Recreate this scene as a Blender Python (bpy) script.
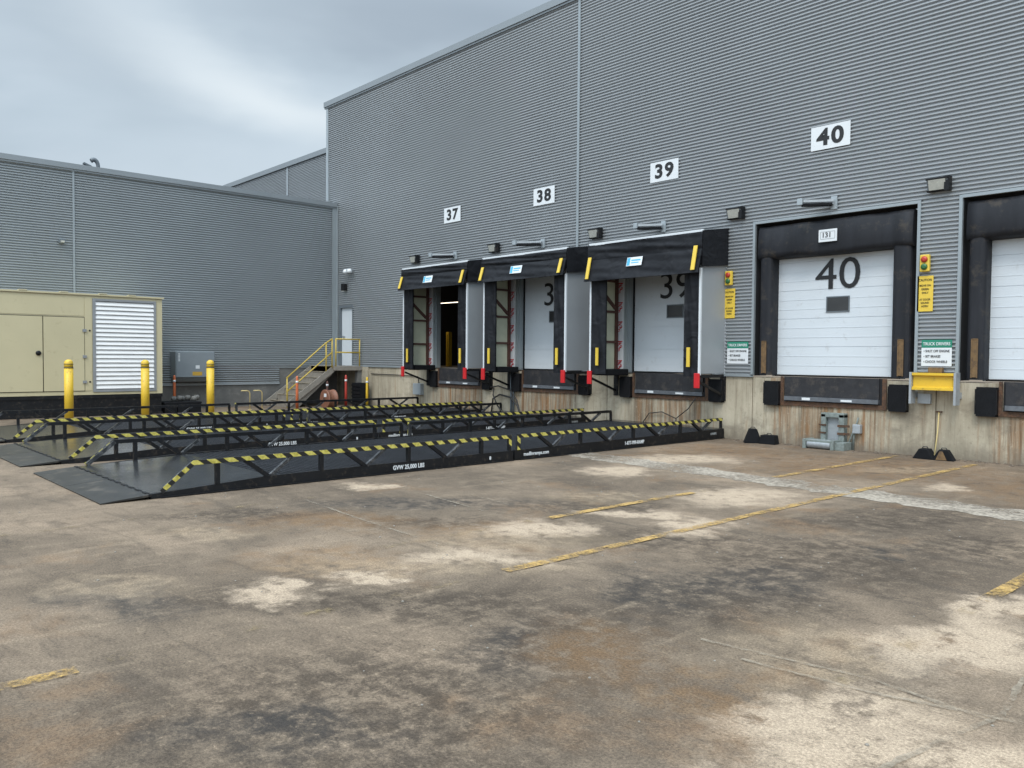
import bpy, bmesh, math, random
from mathutils import Vector, Matrix
random.seed(7)
for o in list(bpy.data.objects): bpy.data.objects.remove(o)
S = bpy.context.scene
COL = S.collection

# ------------------------------------------------------------------ camera
F = Vector((-0.74106, 0.67064, -0.03269)); R = Vector((0.67078, 0.74161, 0.00799)); U = R.cross(F)
cam = bpy.data.objects.new('camera', bpy.data.cameras.new('camera')); COL.objects.link(cam)
cam.matrix_world = Matrix(((R.x, U.x, -F.x, 0), (R.y, U.y, -F.y, -14.159), (R.z, U.z, -F.z, 1.590), (0, 0, 0, 1)))
cam.data.sensor_width = 36; cam.data.lens = 28.756; cam.data.clip_end = 3000; cam.data.clip_start = .05
S.camera = cam

# ------------------------------------------------------------------ world, sun, exposure
SUN_EL, SUN_AZ = math.radians(52), math.radians(30)      # azimuth measured from -Y towards +X
w = bpy.data.worlds.new('World'); S.world = w; w.use_nodes = True
nt = w.node_tree; nt.nodes.clear()
def N(t, k, **kw):
    n = t.nodes.new(k)
    for a, v in kw.items(): setattr(n, a, v)
    return n
out = N(nt, 'ShaderNodeOutputWorld'); 
sky = N(nt, 'ShaderNodeTexSky', sky_type='NISHITA'); sky.sun_disc = False
sky.sun_elevation = SUN_EL; sky.sun_rotation = math.pi - SUN_AZ; sky.air_density = 1.5; sky.dust_density = 3
bgs = N(nt, 'ShaderNodeBackground'); bgs.inputs[1].default_value = 0.09
nt.links.new(sky.outputs[0], bgs.inputs[0])
tc = N(nt, 'ShaderNodeTexCoord')
mp = N(nt, 'ShaderNodeMapping'); mp.inputs['Scale'].default_value = (1.0, 1.0, 2.6); mp.inputs['Rotation'].default_value = (0.35, 0.25, 0.4)
mp.inputs['Location'].default_value = (0.35, 0.1, 0.2)
nt.links.new(tc.outputs['Generated'], mp.inputs[0])
nz = N(nt, 'ShaderNodeTexNoise'); nz.inputs['Scale'].default_value = 1.5; nz.inputs['Detail'].default_value = 5; nz.inputs['Roughness'].default_value = .5; nz.inputs['Distortion'].default_value = .6
nt.links.new(mp.outputs[0], nz.inputs[0])
cr = N(nt, 'ShaderNodeValToRGB'); e = cr.color_ramp.elements
e[0].position = .3; e[0].color = (.39, .48, .56, 1)
e[1].position = .72; e[1].color = (.72, .81, .90, 1)
m1 = e.new(.5); m1.color = (.53, .63, .72, 1)
nt.links.new(nz.outputs[0], cr.inputs[0])
# brighter overhead than at the horizon, as an overcast sky is
sx = N(nt, 'ShaderNodeSeparateXYZ'); nt.links.new(tc.outputs['Generated'], sx.inputs[0])
mr = N(nt, 'ShaderNodeMapRange'); mr.inputs[1].default_value = .38; mr.inputs[2].default_value = .95; mr.inputs[3].default_value = 1.06; mr.inputs[4].default_value = 2.3
nt.links.new(sx.outputs[2], mr.inputs[0])
# one bright band of thin cloud above the corner of the buildings
dv = N(nt, 'ShaderNodeVectorMath', operation='DISTANCE'); dv.inputs[1].default_value = (-0.80, 0.48, 0.345)
dist = N(nt, 'ShaderNodeVectorMath', operation='MULTIPLY_ADD'); dist.inputs[1].default_value = (.16, .16, .16)
nz2 = N(nt, 'ShaderNodeTexNoise'); nz2.inputs['Scale'].default_value = 3.5; nz2.inputs['Detail'].default_value = 4
nt.links.new(mp.outputs[0], nz2.inputs[0])
nt.links.new(nz2.outputs['Color'], dist.inputs[0]); nt.links.new(tc.outputs['Generated'], dist.inputs[2])
def cloud(src, loc, rot, sc, lo, hi, amt, col):
    p = N(nt, 'ShaderNodeMapping', vector_type='TEXTURE'); p.inputs['Location'].default_value = [v+.08 for v in loc]; p.inputs['Rotation'].default_value = rot; p.inputs['Scale'].default_value = sc
    nt.links.new(dist.outputs[0], p.inputs[0]); ln = N(nt, 'ShaderNodeVectorMath', operation='LENGTH'); nt.links.new(p.outputs[0], ln.inputs[0])
    k = N(nt, 'ShaderNodeMapRange', interpolation_type='SMOOTHSTEP'); k.inputs[1].default_value = hi; k.inputs[2].default_value = lo; k.inputs[4].default_value = amt; nt.links.new(ln.outputs['Value'], k.inputs[0])
    x = N(nt, 'ShaderNodeMixRGB'); x.inputs[2].default_value = col+(1,); nt.links.new(k.outputs[0], x.inputs[0]); nt.links.new(src, x.inputs[1]); return x.outputs[0]
csrc = cr.outputs[0]
csrc = cloud(csrc, (-.86, .42, .29), (2.811, -.474, -1.864), (.5, 1, .16), .2, 1.5, .6, (.60, .71, .80))      # paler sky low down
csrc = cloud(csrc, (-.746, .548, .385), (2.753, -.042, -2.187), (.20, 1, .05), .1, 1.8, .65, (.33, .40, .48))  # grey cloud above
csrc = cloud(csrc, (-.929, .221, .33), (2.801, -.479, -1.642), (.20, 1, .05), .1, 1.6, .4, (.42, .50, .58))
csrc = cloud(csrc, (-.855, .43, .282), (2.811, -.30, -1.864), (.10, 1, .026), .0, 2.8, .85, (.84, .92, .97))     # bright thin band
bgc = N(nt, 'ShaderNodeBackground'); nt.links.new(csrc, bgc.inputs[0]); 
# the cloud is brighter on the side where the sun stands behind it
sd_ = N(nt, 'ShaderNodeVectorMath', operation='DOT_PRODUCT'); sd_.inputs[1].default_value = (math.sin(SUN_AZ)*math.cos(SUN_EL), -math.cos(SUN_AZ)*math.cos(SUN_EL), math.sin(SUN_EL))
nt.links.new(tc.outputs['Generated'], sd_.inputs[0])
gl = N(nt, 'ShaderNodeMapRange', interpolation_type='SMOOTHSTEP'); gl.inputs[1].default_value = .05; gl.inputs[2].default_value = 1; gl.inputs[3].default_value = 1; gl.inputs[4].default_value = 2.6
nt.links.new(sd_.outputs['Value'], gl.inputs[0])
gm = N(nt, 'ShaderNodeMath', operation='MULTIPLY'); nt.links.new(gl.outputs[0], gm.inputs[0]); nt.links.new(mr.outputs[0], gm.inputs[1]); nt.links.new(gm.outputs[0], bgc.inputs[1])
ms = N(nt, 'ShaderNodeMixShader'); ms.inputs[0].default_value = .9
nt.links.new(bgs.outputs[0], ms.inputs[1]); nt.links.new(bgc.outputs[0], ms.inputs[2]); nt.links.new(ms.outputs[0], out.inputs[0])

sl = bpy.data.lights.new('sun', 'SUN'); sl.energy = 1.5; sl.angle = math.radians(16); sl.color = (1, .94, .86)
so = bpy.data.objects.new('sun', sl); COL.objects.link(so)
d = Vector((math.sin(SUN_AZ)*math.cos(SUN_EL), -math.cos(SUN_AZ)*math.cos(SUN_EL), math.sin(SUN_EL)))
so.rotation_euler = (-d).to_track_quat('-Z', 'Y').to_euler(); so.location = (5, -20, 30)
S.view_settings.view_transform = 'Standard'; S.view_settings.look = 'None'; S.view_settings.gamma = 1
S.view_settings.exposure = -0.05; S.view_settings.use_curve_mapping = False
S.render.engine = 'CYCLES'

# ------------------------------------------------------------------ materials
def mat(name, col, rough=.6, metal=0., var=.12, vscale=3., bump=0., bscale=40., streak=0., spec=.5, grime=None, ior=1.5):
    m = bpy.data.materials.new(name); m.use_nodes = True; t = m.node_tree; b = t.nodes['Principled BSDF']
    b.inputs['Roughness'].default_value = rough; b.inputs['Metallic'].default_value = metal
    b.inputs['Specular IOR Level'].default_value = spec
    tc = N(t, 'ShaderNodeTexCoord'); g = N(t, 'ShaderNodeNewGeometry')
    n = N(t, 'ShaderNodeTexNoise'); n.inputs['Scale'].default_value = vscale; n.inputs['Detail'].default_value = 6; n.inputs['Roughness'].default_value = .65
    if streak:
        mpp = N(t, 'ShaderNodeMapping'); mpp.inputs['Scale'].default_value = (streak, streak, .35); t.links.new(g.outputs['Position'], mpp.inputs[0]); t.links.new(mpp.outputs[0], n.inputs[0])
    else: t.links.new(g.outputs['Position'], n.inputs[0])
    r = N(t, 'ShaderNodeValToRGB'); e = r.color_ramp.elements
    e[0].position = .28; e[1].position = .72
    e[0].color = tuple(c*(1-var) for c in col)+(1,); e[1].color = tuple(min(1, c*(1+var)) for c in col)+(1,)
    t.links.new(n.outputs[0], r.inputs[0]); src = r.outputs[0]
    if grime:
        n2 = N(t, 'ShaderNodeTexNoise'); n2.inputs['Scale'].default_value = grime[1]; n2.inputs['Detail'].default_value = 8; n2.inputs['Roughness'].default_value = .7
        t.links.new(g.outputs['Position'], n2.inputs[0])
        k = N(t, 'ShaderNodeMapRange'); k.inputs[1].default_value = grime[2]; k.inputs[2].default_value = grime[2]+.12; k.inputs[4].default_value = grime[3]
        t.links.new(n2.outputs[0], k.inputs[0])
        x = N(t, 'ShaderNodeMixRGB'); x.inputs[2].default_value = grime[0]+(1,); t.links.new(k.outputs[0], x.inputs[0]); t.links.new(src, x.inputs[1]); src = x.outputs[0]
    t.links.new(src, b.inputs['Base Color'])
    rr = N(t, 'ShaderNodeMapRange'); rr.inputs[3].default_value = max(.03, rough-.1); rr.inputs[4].default_value = min(1, rough+.1)
    t.links.new(n.outputs[0], rr.inputs[0]); t.links.new(rr.outputs[0], b.inputs['Roughness'])
    if bump:
        n3 = N(t, 'ShaderNodeTexNoise'); n3.inputs['Scale'].default_value = bscale; n3.inputs['Detail'].default_value = 4; t.links.new(g.outputs['Position'], n3.inputs[0])
        bp = N(t, 'ShaderNodeBump'); bp.inputs['Strength'].default_value = bump; bp.inputs['Distance'].default_value = .02
        t.links.new(n3.outputs[0], bp.inputs['Height']); t.links.new(bp.outputs[0], b.inputs['Normal'])
    return m
M = {}
M['siding'] = mat('siding', (.345, .362, .372), .45, .2, .07, .25)
M['siding_left'] = mat('siding_left', (.325, .352, .365), .48, .2, .07, .25)
M['trim'] = mat('trim', (.32, .355, .37), .4, .35, .05, 1)
M['coping'] = mat('coping', (.27, .295, .31), .4, .35, .06, .6)
M['light_trim'] = mat('light_trim', (.36, .40, .42), .4, .2, .05, 1)
M['white'] = mat('white_paint', (.66, .69, .71), .45, 0, .04, 2, grime=((.5, .5, .48), 5, .62, .3))
M['door'] = mat('door_white', (.61, .65, .68), .38, 0, .04, 1.2, grime=((.40, .40, .39), 6, .59, .35))
M['sidepanel'] = mat('shelter_side_panel', (.34, .36, .375), .4, .15, .06, 1.2)
M['rubber'] = mat('bumper_rubber', (.009, .0095, .011), .85, 0, .3, 8, bump=.4, bscale=60, spec=.2)
M['black'] = mat('black_steel', (.008, .0085, .010), .5, 0, .3, 5, spec=.3, grime=((.07, .055, .042), 11, .54, .6))
M['deck'] = mat('ramp_deck_steel', (.030, .031, .034), .22, .25, .3, 2, bump=.06, bscale=4, grime=((.10, .09, .08), 3, .6, .4))
M['plate'] = mat('ramp_plate_steel', (.030, .029, .027), .45, 0, .35, 2.5, spec=.4, grime=((.12, .10, .08), 4, .54, .6))
M['grate'] = mat('ramp_grating', (.050, .053, .060), .4, .3, .25, 3)
M['pit'] = mat('grating_underside', (.012, .012, .014), .8, 0, .3, 5)  # near black, shade painted into gaps and below the grating
M['strut'] = mat('worn_strut', (.05, .052, .056), .35, .4, .3, 12, grime=((.22, .22, .22), 12, .5, .7))
M['yellow'] = mat('safety_yellow', (.70, .45, .035), .45, 0, .08, 3, grime=((.16, .11, .045), 13, .57, .6))
M['pipe_yellow'] = mat('rail_yellow', (.50, .36, .06), .5, 0, .15, 8, grime=((.25, .15, .06), 14, .55, .5))
M['stripe_yellow'] = mat('yellow_strip', (.72, .50, .06), .45, 0, .06, 6)
M['old_yellow'] = mat('weathered_yellow', (.16, .095, .04), .7, 0, .35, 14, grime=((.07, .045, .03), 16, .5, .6))
M['tan'] = mat('generator_tan', (.54, .475, .30), .45, 0, .05, .8, grime=((.33, .27, .16), 4, .58, .35))
M['tan_seam'] = mat('generator_gap', (.10, .09, .06), .7)
M['louver'] = mat('louver_metal', (.78, .77, .75), .4, 0, .05, 3)
M['louver_frame'] = mat('louver_frame', (.30, .31, .32), .45, .3, .08, 3)
M['galv'] = mat('galvanised', (.36, .385, .40), .5, .3, .15, 14)
M['rust'] = mat('rusty_steel', (.085, .048, .03), .8, .1, .45, 12, bump=.5, bscale=50, grime=((.16, .075, .035), 18, .5, .7))
M['darkgrey'] = mat('lip_plate', (.033, .033, .036), .6, .1, .25, 7, spec=.3, grime=((.075, .065, .058), 6, .52, .7))
M['lipedge'] = mat('lip_edge', (.14, .15, .165), .5, .3, .25, 9)
M['red'] = mat('red_reflector', (.55, .02, .025), .35, 0, .08, 8)
M['red_paint'] = mat('red_marking', (.50, .03, .04), .6)
M['orange'] = mat('delineator_orange', (.52, .13, .045), .5, 0, .1, 8)
M['brown_post'] = mat('brown_frame', (.10, .045, .035), .6, .1, .25, 9)
M['innerpanel'] = mat('inner_panel', (.60, .62, .47), .55, 0, .12, 2)
M['ink'] = mat('black_ink', (.012, .012, .013), .5, 0, .1)
M['green'] = mat('sign_green', (.02, .22, .14), .45, 0, .08)
M['signwhite'] = mat('sign_white', (.70, .72, .73), .4, 0, .03, 3)
M['glass'] = mat('dark_glass', (.035, .035, .035), .2, 0, .15, 3, spec=.8)
M['lens'] = mat('lamp_lens', (.48, .48, .43), .25, 0, .12, 20)
M['greylabel'] = mat('grey_box', (.13, .15, .165), .5, .1, .08, 4)
M['decal'] = mat('decal_blue', (.08, .42, .62), .4)
M['oldgrey'] = mat('old_machine_grey', (.20, .23, .215), .65, .1, .3, 20, grime=((.12, .07, .045), 22, .55, .5))
M['cement'] = mat('stair_concrete', (.25, .225, .19), .85, 0, .2, 4, bump=.4, bscale=30)
M['drum_red'] = mat('post_red', (.36, .035, .022), .5)
M['drum'] = mat('brown_drum', (.20, .085, .05), .6, 0, .2, 9)
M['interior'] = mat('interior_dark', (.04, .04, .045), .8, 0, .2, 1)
M['leaf'] = mat('weed_green', (.06, .09, .02), .7, 0, .3, 20)
M['green_lamp'] = mat('lamp_green_off', (.03, .13, .04), .3)
M['red_lamp'] = mat('lamp_red', (.42, .04, .02), .3)
M['wood'] = mat('pole_wood', (.55, .43, .19), .6, 0, .1, 20)
M['cable'] = mat('cable_black', (.03, .028, .027), .6)
def emat(name, col, s):
    m = bpy.data.materials.new(name); m.use_nodes = True; b = m.node_tree.nodes['Principled BSDF']
    b.inputs['Base Color'].default_value = col+(1,); b.inputs['Emission Color'].default_value = col+(1,); b.inputs['Emission Strength'].default_value = s
    return m
M['tube'] = emat('interior_lamp', (1, .86, .68), 3.0)

# black fabric with soft folds
def fabric():
    m = mat('shelter_fabric', (.011, .012, .015), .65, 0, .25, 2.5, spec=.25, grime=((.022, .022, .025), 4, .55, .6)); t = m.node_tree; b = t.nodes['Principled BSDF']
    g = N(t, 'ShaderNodeNewGeometry'); mpp = N(t, 'ShaderNodeMapping'); mpp.inputs['Scale'].default_value = (3.0, 3.0, 4.2); mpp.inputs['Rotation'].default_value = (0, .5, 0)
    t.links.new(g.outputs['Position'], mpp.inputs[0])
    n = N(t, 'ShaderNodeTexNoise'); n.inputs['Scale'].default_value = .8; n.inputs['Detail'].default_value = 1.5; n.inputs['Distortion'].default_value = .8
    t.links.new(mpp.outputs[0], n.inputs[0]); bp = N(t, 'ShaderNodeBump'); bp.inputs['Strength'].default_value = .45; bp.inputs['Distance'].default_value = .10
    t.links.new(n.outputs[0], bp.inputs['Height']); t.links.new(bp.outputs[0], b.inputs['Normal'])
    return m
M['fabric'] = fabric()
M['fabric_worn'] = mat('seal_fabric', (.019, .020, .024), .6, 0, .35, 1.6, bump=.3, bscale=5, spec=.25, grime=((.060, .050, .040), 3.5, .54, .75), streak=2.5)

# hazard tape: slanting black and yellow bands, a real pattern printed on the tape
def tape():
    m = bpy.data.materials.new('hazard_tape'); m.use_nodes = True; t = m.node_tree; b = t.nodes['Principled BSDF']; b.inputs['Roughness'].default_value = .4
    tc = N(t, 'ShaderNodeTexCoord'); s = N(t, 'ShaderNodeSeparateXYZ'); t.links.new(tc.outputs['Object'], s.inputs[0])
    a = N(t, 'ShaderNodeMath', operation='MULTIPLY_ADD'); a.inputs[1].default_value = 1.25; t.links.new(s.outputs[2], a.inputs[0]); t.links.new(s.outputs[1], a.inputs[2])
    a2 = N(t, 'ShaderNodeMath', operation='MULTIPLY_ADD'); a2.inputs[1].default_value = 1.0; t.links.new(s.outputs[0], a2.inputs[0]); t.links.new(a.outputs[0], a2.inputs[2])
    nn = N(t, 'ShaderNodeTexNoise'); nn.inputs['Scale'].default_value = 2.5; t.links.new(tc.outputs['Object'], nn.inputs[0])
    a3 = N(t, 'ShaderNodeMath', operation='MULTIPLY_ADD'); a3.inputs[1].default_value = .08; t.links.new(nn.outputs[0], a3.inputs[0]); t.links.new(a2.outputs[0], a3.inputs[2])
    q = N(t, 'ShaderNodeMath', operation='DIVIDE'); q.inputs[1].default_value = .205; t.links.new(a3.outputs[0], q.inputs[0])
    f = N(t, 'ShaderNodeMath', operation='FRACT'); t.links.new(q.outputs[0], f.inputs[0])
    g = N(t, 'ShaderNodeMath', operation='GREATER_THAN'); g.inputs[1].default_value = .47; t.links.new(f.outputs[0], g.inputs[0])
    n = N(t, 'ShaderNodeTexNoise'); n.inputs['Scale'].default_value = 30; t.links.new(tc.outputs['Object'], n.inputs[0])
    yr = N(t, 'ShaderNodeValToRGB'); yr.color_ramp.elements[0].color = (.40, .34, .06, 1); yr.color_ramp.elements[1].color = (.62, .55, .14, 1); yr.color_ramp.elements[0].position = .35; yr.color_ramp.elements[1].position = .65
    t.links.new(n.outputs[0], yr.inputs[0])
    x = N(t, 'ShaderNodeMixRGB'); x.inputs[1].default_value = (.015, .015, .015, 1); t.links.new(g.outputs[0], x.inputs[0]); t.links.new(yr.outputs[0], x.inputs[2])
    t.links.new(x.outputs[0], b.inputs['Base Color']); return m
M['tape'] = tape()

# board-formed concrete of the dock wall: vertical board marks, streaks, rust runs
def concrete_wall():
    m = bpy.data.materials.new('dock_concrete'); m.use_nodes = True; t = m.node_tree; b = t.nodes['Principled BSDF']; b.inputs['Roughness'].default_value = .88
    g = N(t, 'ShaderNodeNewGeometry')
    def noise(scale, sc, det=6, rough=.6, dist=0):
        p = N(t, 'ShaderNodeMapping'); p.inputs['Scale'].default_value = sc; t.links.new(g.outputs['Position'], p.inputs[0])
        n = N(t, 'ShaderNodeTexNoise'); n.inputs['Scale'].default_value = scale; n.inputs['Detail'].default_value = det; n.inputs['Roughness'].default_value = rough; n.inputs['Distortion'].default_value = dist
        t.links.new(p.outputs[0], n.inputs[0]); return n
    a = noise(1, (1.1, 1, .8), 5)
    r = N(t, 'ShaderNodeValToRGB'); e = r.color_ramp.elements; e[0].position = .3; e[0].color = (.29, .25, .18, 1); e[1].position = .7; e[1].color = (.53, .465, .35, 1)
    t.links.new(a.outputs[0], r.inputs[0]); src = r.outputs[0]
    def over(src, fac, col, lo, hi, amt):
        k = N(t, 'ShaderNodeMapRange'); k.inputs[1].default_value = lo; k.inputs[2].default_value = hi; k.inputs[4].default_value = amt; t.links.new(fac, k.inputs[0])
        x = N(t, 'ShaderNodeMixRGB'); x.inputs[2].default_value = col+(1,); t.links.new(k.outputs[0], x.inputs[0]); t.links.new(src, x.inputs[1]); return x.outputs[0]
    # water and rust that ran down from the levelers: long thin runs, strongest under each dock
    st = noise(1, (5, 5, .6), 9, .72, .5); src = over(src, st.outputs[0], (.17, .13, .085), .48, .68, .6)
    st2 = noise(1, (13, 13, .55), 8, .7, .3); src = over(src, st2.outputs[0], (.60, .53, .40), .55, .75, .45); src = over(src, st2.outputs[0], (.13, .10, .07), .44, .28, .5)
    ru = noise(1, (7, 7, .32), 8, .72, .3)
    px = N(t, 'ShaderNodeSeparateXYZ'); t.links.new(g.outputs['Position'], px.inputs[0])
    acc = None
    for cx in (-17.86, -14.33, -10.72, -7.13, -3.42):
        d_ = N(t, 'ShaderNodeMath', operation='SUBTRACT'); d_.inputs[1].default_value = cx; t.links.new(px.outputs[0], d_.inputs[0])
        a_ = N(t, 'ShaderNodeMath', operation='ABSOLUTE'); t.links.new(d_.outputs[0], a_.inputs[0])
        if acc is None: acc = a_.outputs[0]
        else:
            m_ = N(t, 'ShaderNodeMath', operation='MINIMUM'); t.links.new(acc, m_.inputs[0]); t.links.new(a_.outputs[0], m_.inputs[1]); acc = m_.outputs[0]
    sh = N(t, 'ShaderNodeMapRange', interpolation_type='SMOOTHSTEP'); sh.inputs[1].default_value = 1.5; sh.inputs[2].default_value = .7; sh.inputs[3].default_value = -.06; sh.inputs[4].default_value = .085; t.links.new(acc, sh.inputs[0])
    ad = N(t, 'ShaderNodeMath', operation='ADD'); t.links.new(ru.outputs[0], ad.inputs[0]); t.links.new(sh.outputs[0], ad.inputs[1])
    src = over(src, ad.outputs[0], (.25, .115, .038), .52, .68, .85)
    r2 = noise(1, (12, 12, .5), 8, .75, .4); a2 = N(t, 'ShaderNodeMath', operation='ADD'); t.links.new(r2.outputs[0], a2.inputs[0]); t.links.new(sh.outputs[0], a2.inputs[1]); src = over(src, a2.outputs[0], (.10, .06, .032), .56, .72, .75)
    sp = noise(16, (1, 1, 1), 6, .7); src = over(src, sp.outputs[0], (.13, .11, .08), .58, .72, .65); src = over(src, sp.outputs[0], (.58, .52, .41), .42, .30, .5)
    gr = noise(1.3, (1, 1, 1.6), 8, .7, .6); src = over(src, gr.outputs[0], (.19, .16, .12), .52, .68, .65)
    # splash dirt along the foot, with an uneven upper edge
    sn = noise(2.5, (1, 1, 1), 6, .7); zz = N(t, 'ShaderNodeMath', operation='MULTIPLY_ADD'); zz.inputs[1].default_value = -.7; t.links.new(sn.outputs[0], zz.inputs[0]); t.links.new(px.outputs[2], zz.inputs[2])
    src = over(src, zz.outputs[0], (.17, .14, .105), -.10, -.34, .7)
    t.links.new(src, b.inputs['Base Color'])
    bp = N(t, 'ShaderNodeBump'); bp.inputs['Strength'].default_value = .45; bp.inputs['Distance'].default_value = .02
    t.links.new(st2.outputs[0], bp.inputs['Height']); t.links.new(bp.outputs[0], b.inputs['Normal']); return m
M['dockwall'] = concrete_wall()
M['foundation'] = mat('foundation', (.145, .14, .13), .9, 0, .25, 2, bump=.5, bscale=18, grime=((.22, .21, .19), 6, .55, .5))

# yard paving: worn concrete/asphalt with patches, oil and rust, each at its own place
pale = [(-5.41,-8.9,.43,.39,-1.8),(-5.02,-10.03,.42,.3,-2.29),(-5.02,-10.96,.23,.19,-2.53),(-5.06,-11.62,.33,.23,-2.52),(-7.49,-5.32,.54,.43,1.87),(-8.59,-8.8,.3,.25,-2.7),(-5.23,-5.84,.78,.5,-1.75),(-5.28,-7.61,.5,.22,-2.19),(-3.94,-3.22,.41,.22,1.6),(-1.64,-9.1,.73,.38,1.6),(-1.66,-10.6,.57,.30,-2.1),(-1.35,-10.81,.7,.21,-2.24),(-1.74,-8.36,.36,.16,-1.73),(-4.59,-7.71,.4,.28,1.88),(-7.72,-3.5,1.0,.5,-2.09)]
cuts_ = [(-1.43,-9.93,.26,.09,-2.16),(-1.67,-10.37,.28,.08,1.93),(-1.59,-9.88,.31,.08,-2.22)]
wallrust = [(-5.5,-2.0,2.6,1.5,0),(-1.5,-2.2,3,1.7,0),(-8.2,-1.6,1.1,1.2,0)]
soft_pale = [(-4.98,-10.48,1.14,.27,-2.28),(-6.22,-7.16,.7,.4,-2.18),(-7.22,-11.27,.54,.25,-2.36),(-4.93,-1.99,.93,.4,-2.11),(-5.95,-12.4,.5,.3,-2.62),(-2.0,-10.0,.7,.6,0),(-5.16,-9.38,.9,.42,-2.26)]
dark = [(-3.2,-9.11,.7,.45,-2.0),(-3.49,-9.71,.6,.4,2.08),(-2.84,-7.41,.3,.16,-1.81),(-3.18,-12.64,.55,.29,-2.4),(-3.29,-11.25,.46,.27,2.42),(-7.15,-8.88,1.41,.35,-2.27),(-5.58,-12.51,.64,.3,-2.67),(-1.62,-9.66,.36,.2,-1.75)]
soft_dark = [(-2.9,-9.6,.7,.6,-2.0),(-4.1,-10.9,.7,.4,-2.2),(-6.4,-9.6,1.0,.3,-2.27),(-2.5,-6.6,.9,.6,-2.0),(-3.13,-8.01,1.3,1.0,-1.79),(-3.19,-10.89,.9,.75,2.16),(-4.46,-8.48,1.15,.47,-2.23),(-4.66,-11.44,1.04,.22,-2.29),(-5.88,-7.54,.88,.6,-2.13),(-7.74,-10.65,.99,.26,-2.29),(-3.41,-5.85,1.3,.6,-2.07),(-3.2,-12.2,1.2,.9,-2.3)]
rustb = [(-2.94,-10.84,.51,.44,-1.76),(-5.63,-10.96,.71,.5,-2.47),(-5.46,-2.29,2.2,1.1,-2.08),(-8.0,-2.4,1.4,.9,-2.02),(-5.73,-9.35,.74,.44,-2.27),(-2.26,-10.88,.45,.29,-2.09),(-2.6,-2.3,2.0,1.2,-1.84),(-6.9,-10.2,.8,.5,-2.3)]
def paving():
    m = bpy.data.materials.new('yard_paving'); m.use_nodes = True; t = m.node_tree; b = t.nodes['Principled BSDF']; L = t.links.new
    g = N(t, 'ShaderNodeNewGeometry'); P = g.outputs['Position']
    def noise(scale, det=6, rough=.6, dist=0, sc=None, rot=0):
        n = N(t, 'ShaderNodeTexNoise'); n.inputs['Scale'].default_value = scale; n.inputs['Detail'].default_value = det; n.inputs['Roughness'].default_value = rough; n.inputs['Distortion'].default_value = dist
        if sc:
            p = N(t, 'ShaderNodeMapping'); p.inputs['Scale'].default_value = sc; p.inputs['Rotation'].default_value = (0, 0, rot); L(P, p.inputs[0]); L(p.outputs[0], n.inputs[0])
        else: L(P, n.inputs[0])
        return n
    wn = noise(1.7, 8, .68); wsub = N(t, 'ShaderNodeVectorMath', operation='SUBTRACT'); L(wn.outputs['Color'], wsub.inputs[0]); wsub.inputs[1].default_value = (.5, .5, .5)
    wm = N(t, 'ShaderNodeVectorMath', operation='MULTIPLY_ADD'); wm.inputs[1].default_value = (1.5, 1.5, 0); L(wsub.outputs[0], wm.inputs[0]); L(P, wm.inputs[2])
    W = wm.outputs[0]
    def blobs(lst, lo, hi, grow=1.):
        acc = None
        for (x, y, a, bb, th) in lst:
            p = N(t, 'ShaderNodeMapping', vector_type='TEXTURE'); p.inputs['Location'].default_value = (x, y, 0); p.inputs['Rotation'].default_value = (0, 0, th); p.inputs['Scale'].default_value = (a*grow, bb*grow, 1000)
            L(W, p.inputs[0]); l = N(t, 'ShaderNodeVectorMath', operation='LENGTH'); L(p.outputs[0], l.inputs[0])
            if acc is None: acc = l.outputs['Value']
            else:
                mn = N(t, 'ShaderNodeMath', operation='MINIMUM'); L(acc, mn.inputs[0]); L(l.outputs['Value'], mn.inputs[1]); acc = mn.outputs[0]
        k = N(t, 'ShaderNodeMapRange', interpolation_type='SMOOTHSTEP'); k.inputs[1].default_value = hi; k.inputs[2].default_value = lo; L(acc, k.inputs[0]); return k.outputs[0]
    def rng(o, lo, hi, amt=1, smooth=True):
        k = N(t, 'ShaderNodeMapRange'); k.interpolation_type = 'SMOOTHSTEP' if smooth else 'LINEAR'
        k.inputs[1].default_value = lo; k.inputs[2].default_value = hi; k.inputs[4].default_value = amt; L(o, k.inputs[0]); return k.outputs[0]
    def mul(a, b_, c=None):
        x = N(t, 'ShaderNodeMath', operation='MULTIPLY'); L(a, x.inputs[0])
        if hasattr(b_, 'links'): L(b_, x.inputs[1])
        else: x.inputs[1].default_value = b_
        return x.outputs[0]
    def over(src, fac, col):
        x = N(t, 'ShaderNodeMixRGB'); x.inputs[2].default_value = col+(1,); L(fac, x.inputs[0]); L(src, x.inputs[1]); return x.outputs[0]
    base = noise(.55, 8, .62, .4); r = N(t, 'ShaderNodeValToRGB'); e = r.color_ramp.elements
    e[0].position = .32; e[0].color = (.100, .080, .060, 1); e[1].position = .68; e[1].color = (.26, .205, .15, 1); x = e.new(.5); x.color = (.165, .132, .098, 1)
    L(base.outputs[0], r.inputs[0]); src = r.outputs[0]
    mid = noise(3.2, 9, .72, .8); src = over(src, rng(mid.outputs[0], .50, .66, .42), (.070, .056, .043)); src = over(src, rng(mid.outputs[0], .47, .32, .28), (.33, .265, .19))
    streak = noise(1, 7, .65, .6, (.55, 2.6, 1), .15); src = over(src, rng(streak.outputs[0], .54, .68, .5), (.072, .060, .048))
    streak2 = noise(1, 7, .65, .4, (5, .6, 1), -.1); src = over(src, rng(streak2.outputs[0], .56, .7, .4), (.31, .25, .18))
    rst = noise(.9, 6, .65, .3, (1, 1, 1), 1); src = over(src, rng(rst.outputs[0], .54, .70, .45), (.22, .13, .065))
    brk = noise(6, 8, .75); bk = rng(brk.outputs[0], .35, .60)
    sd = blobs(soft_dark, .3, 1.5); src = over(src, mul(mul(sd, .85), bk), (.052, .041, .031))
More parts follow.
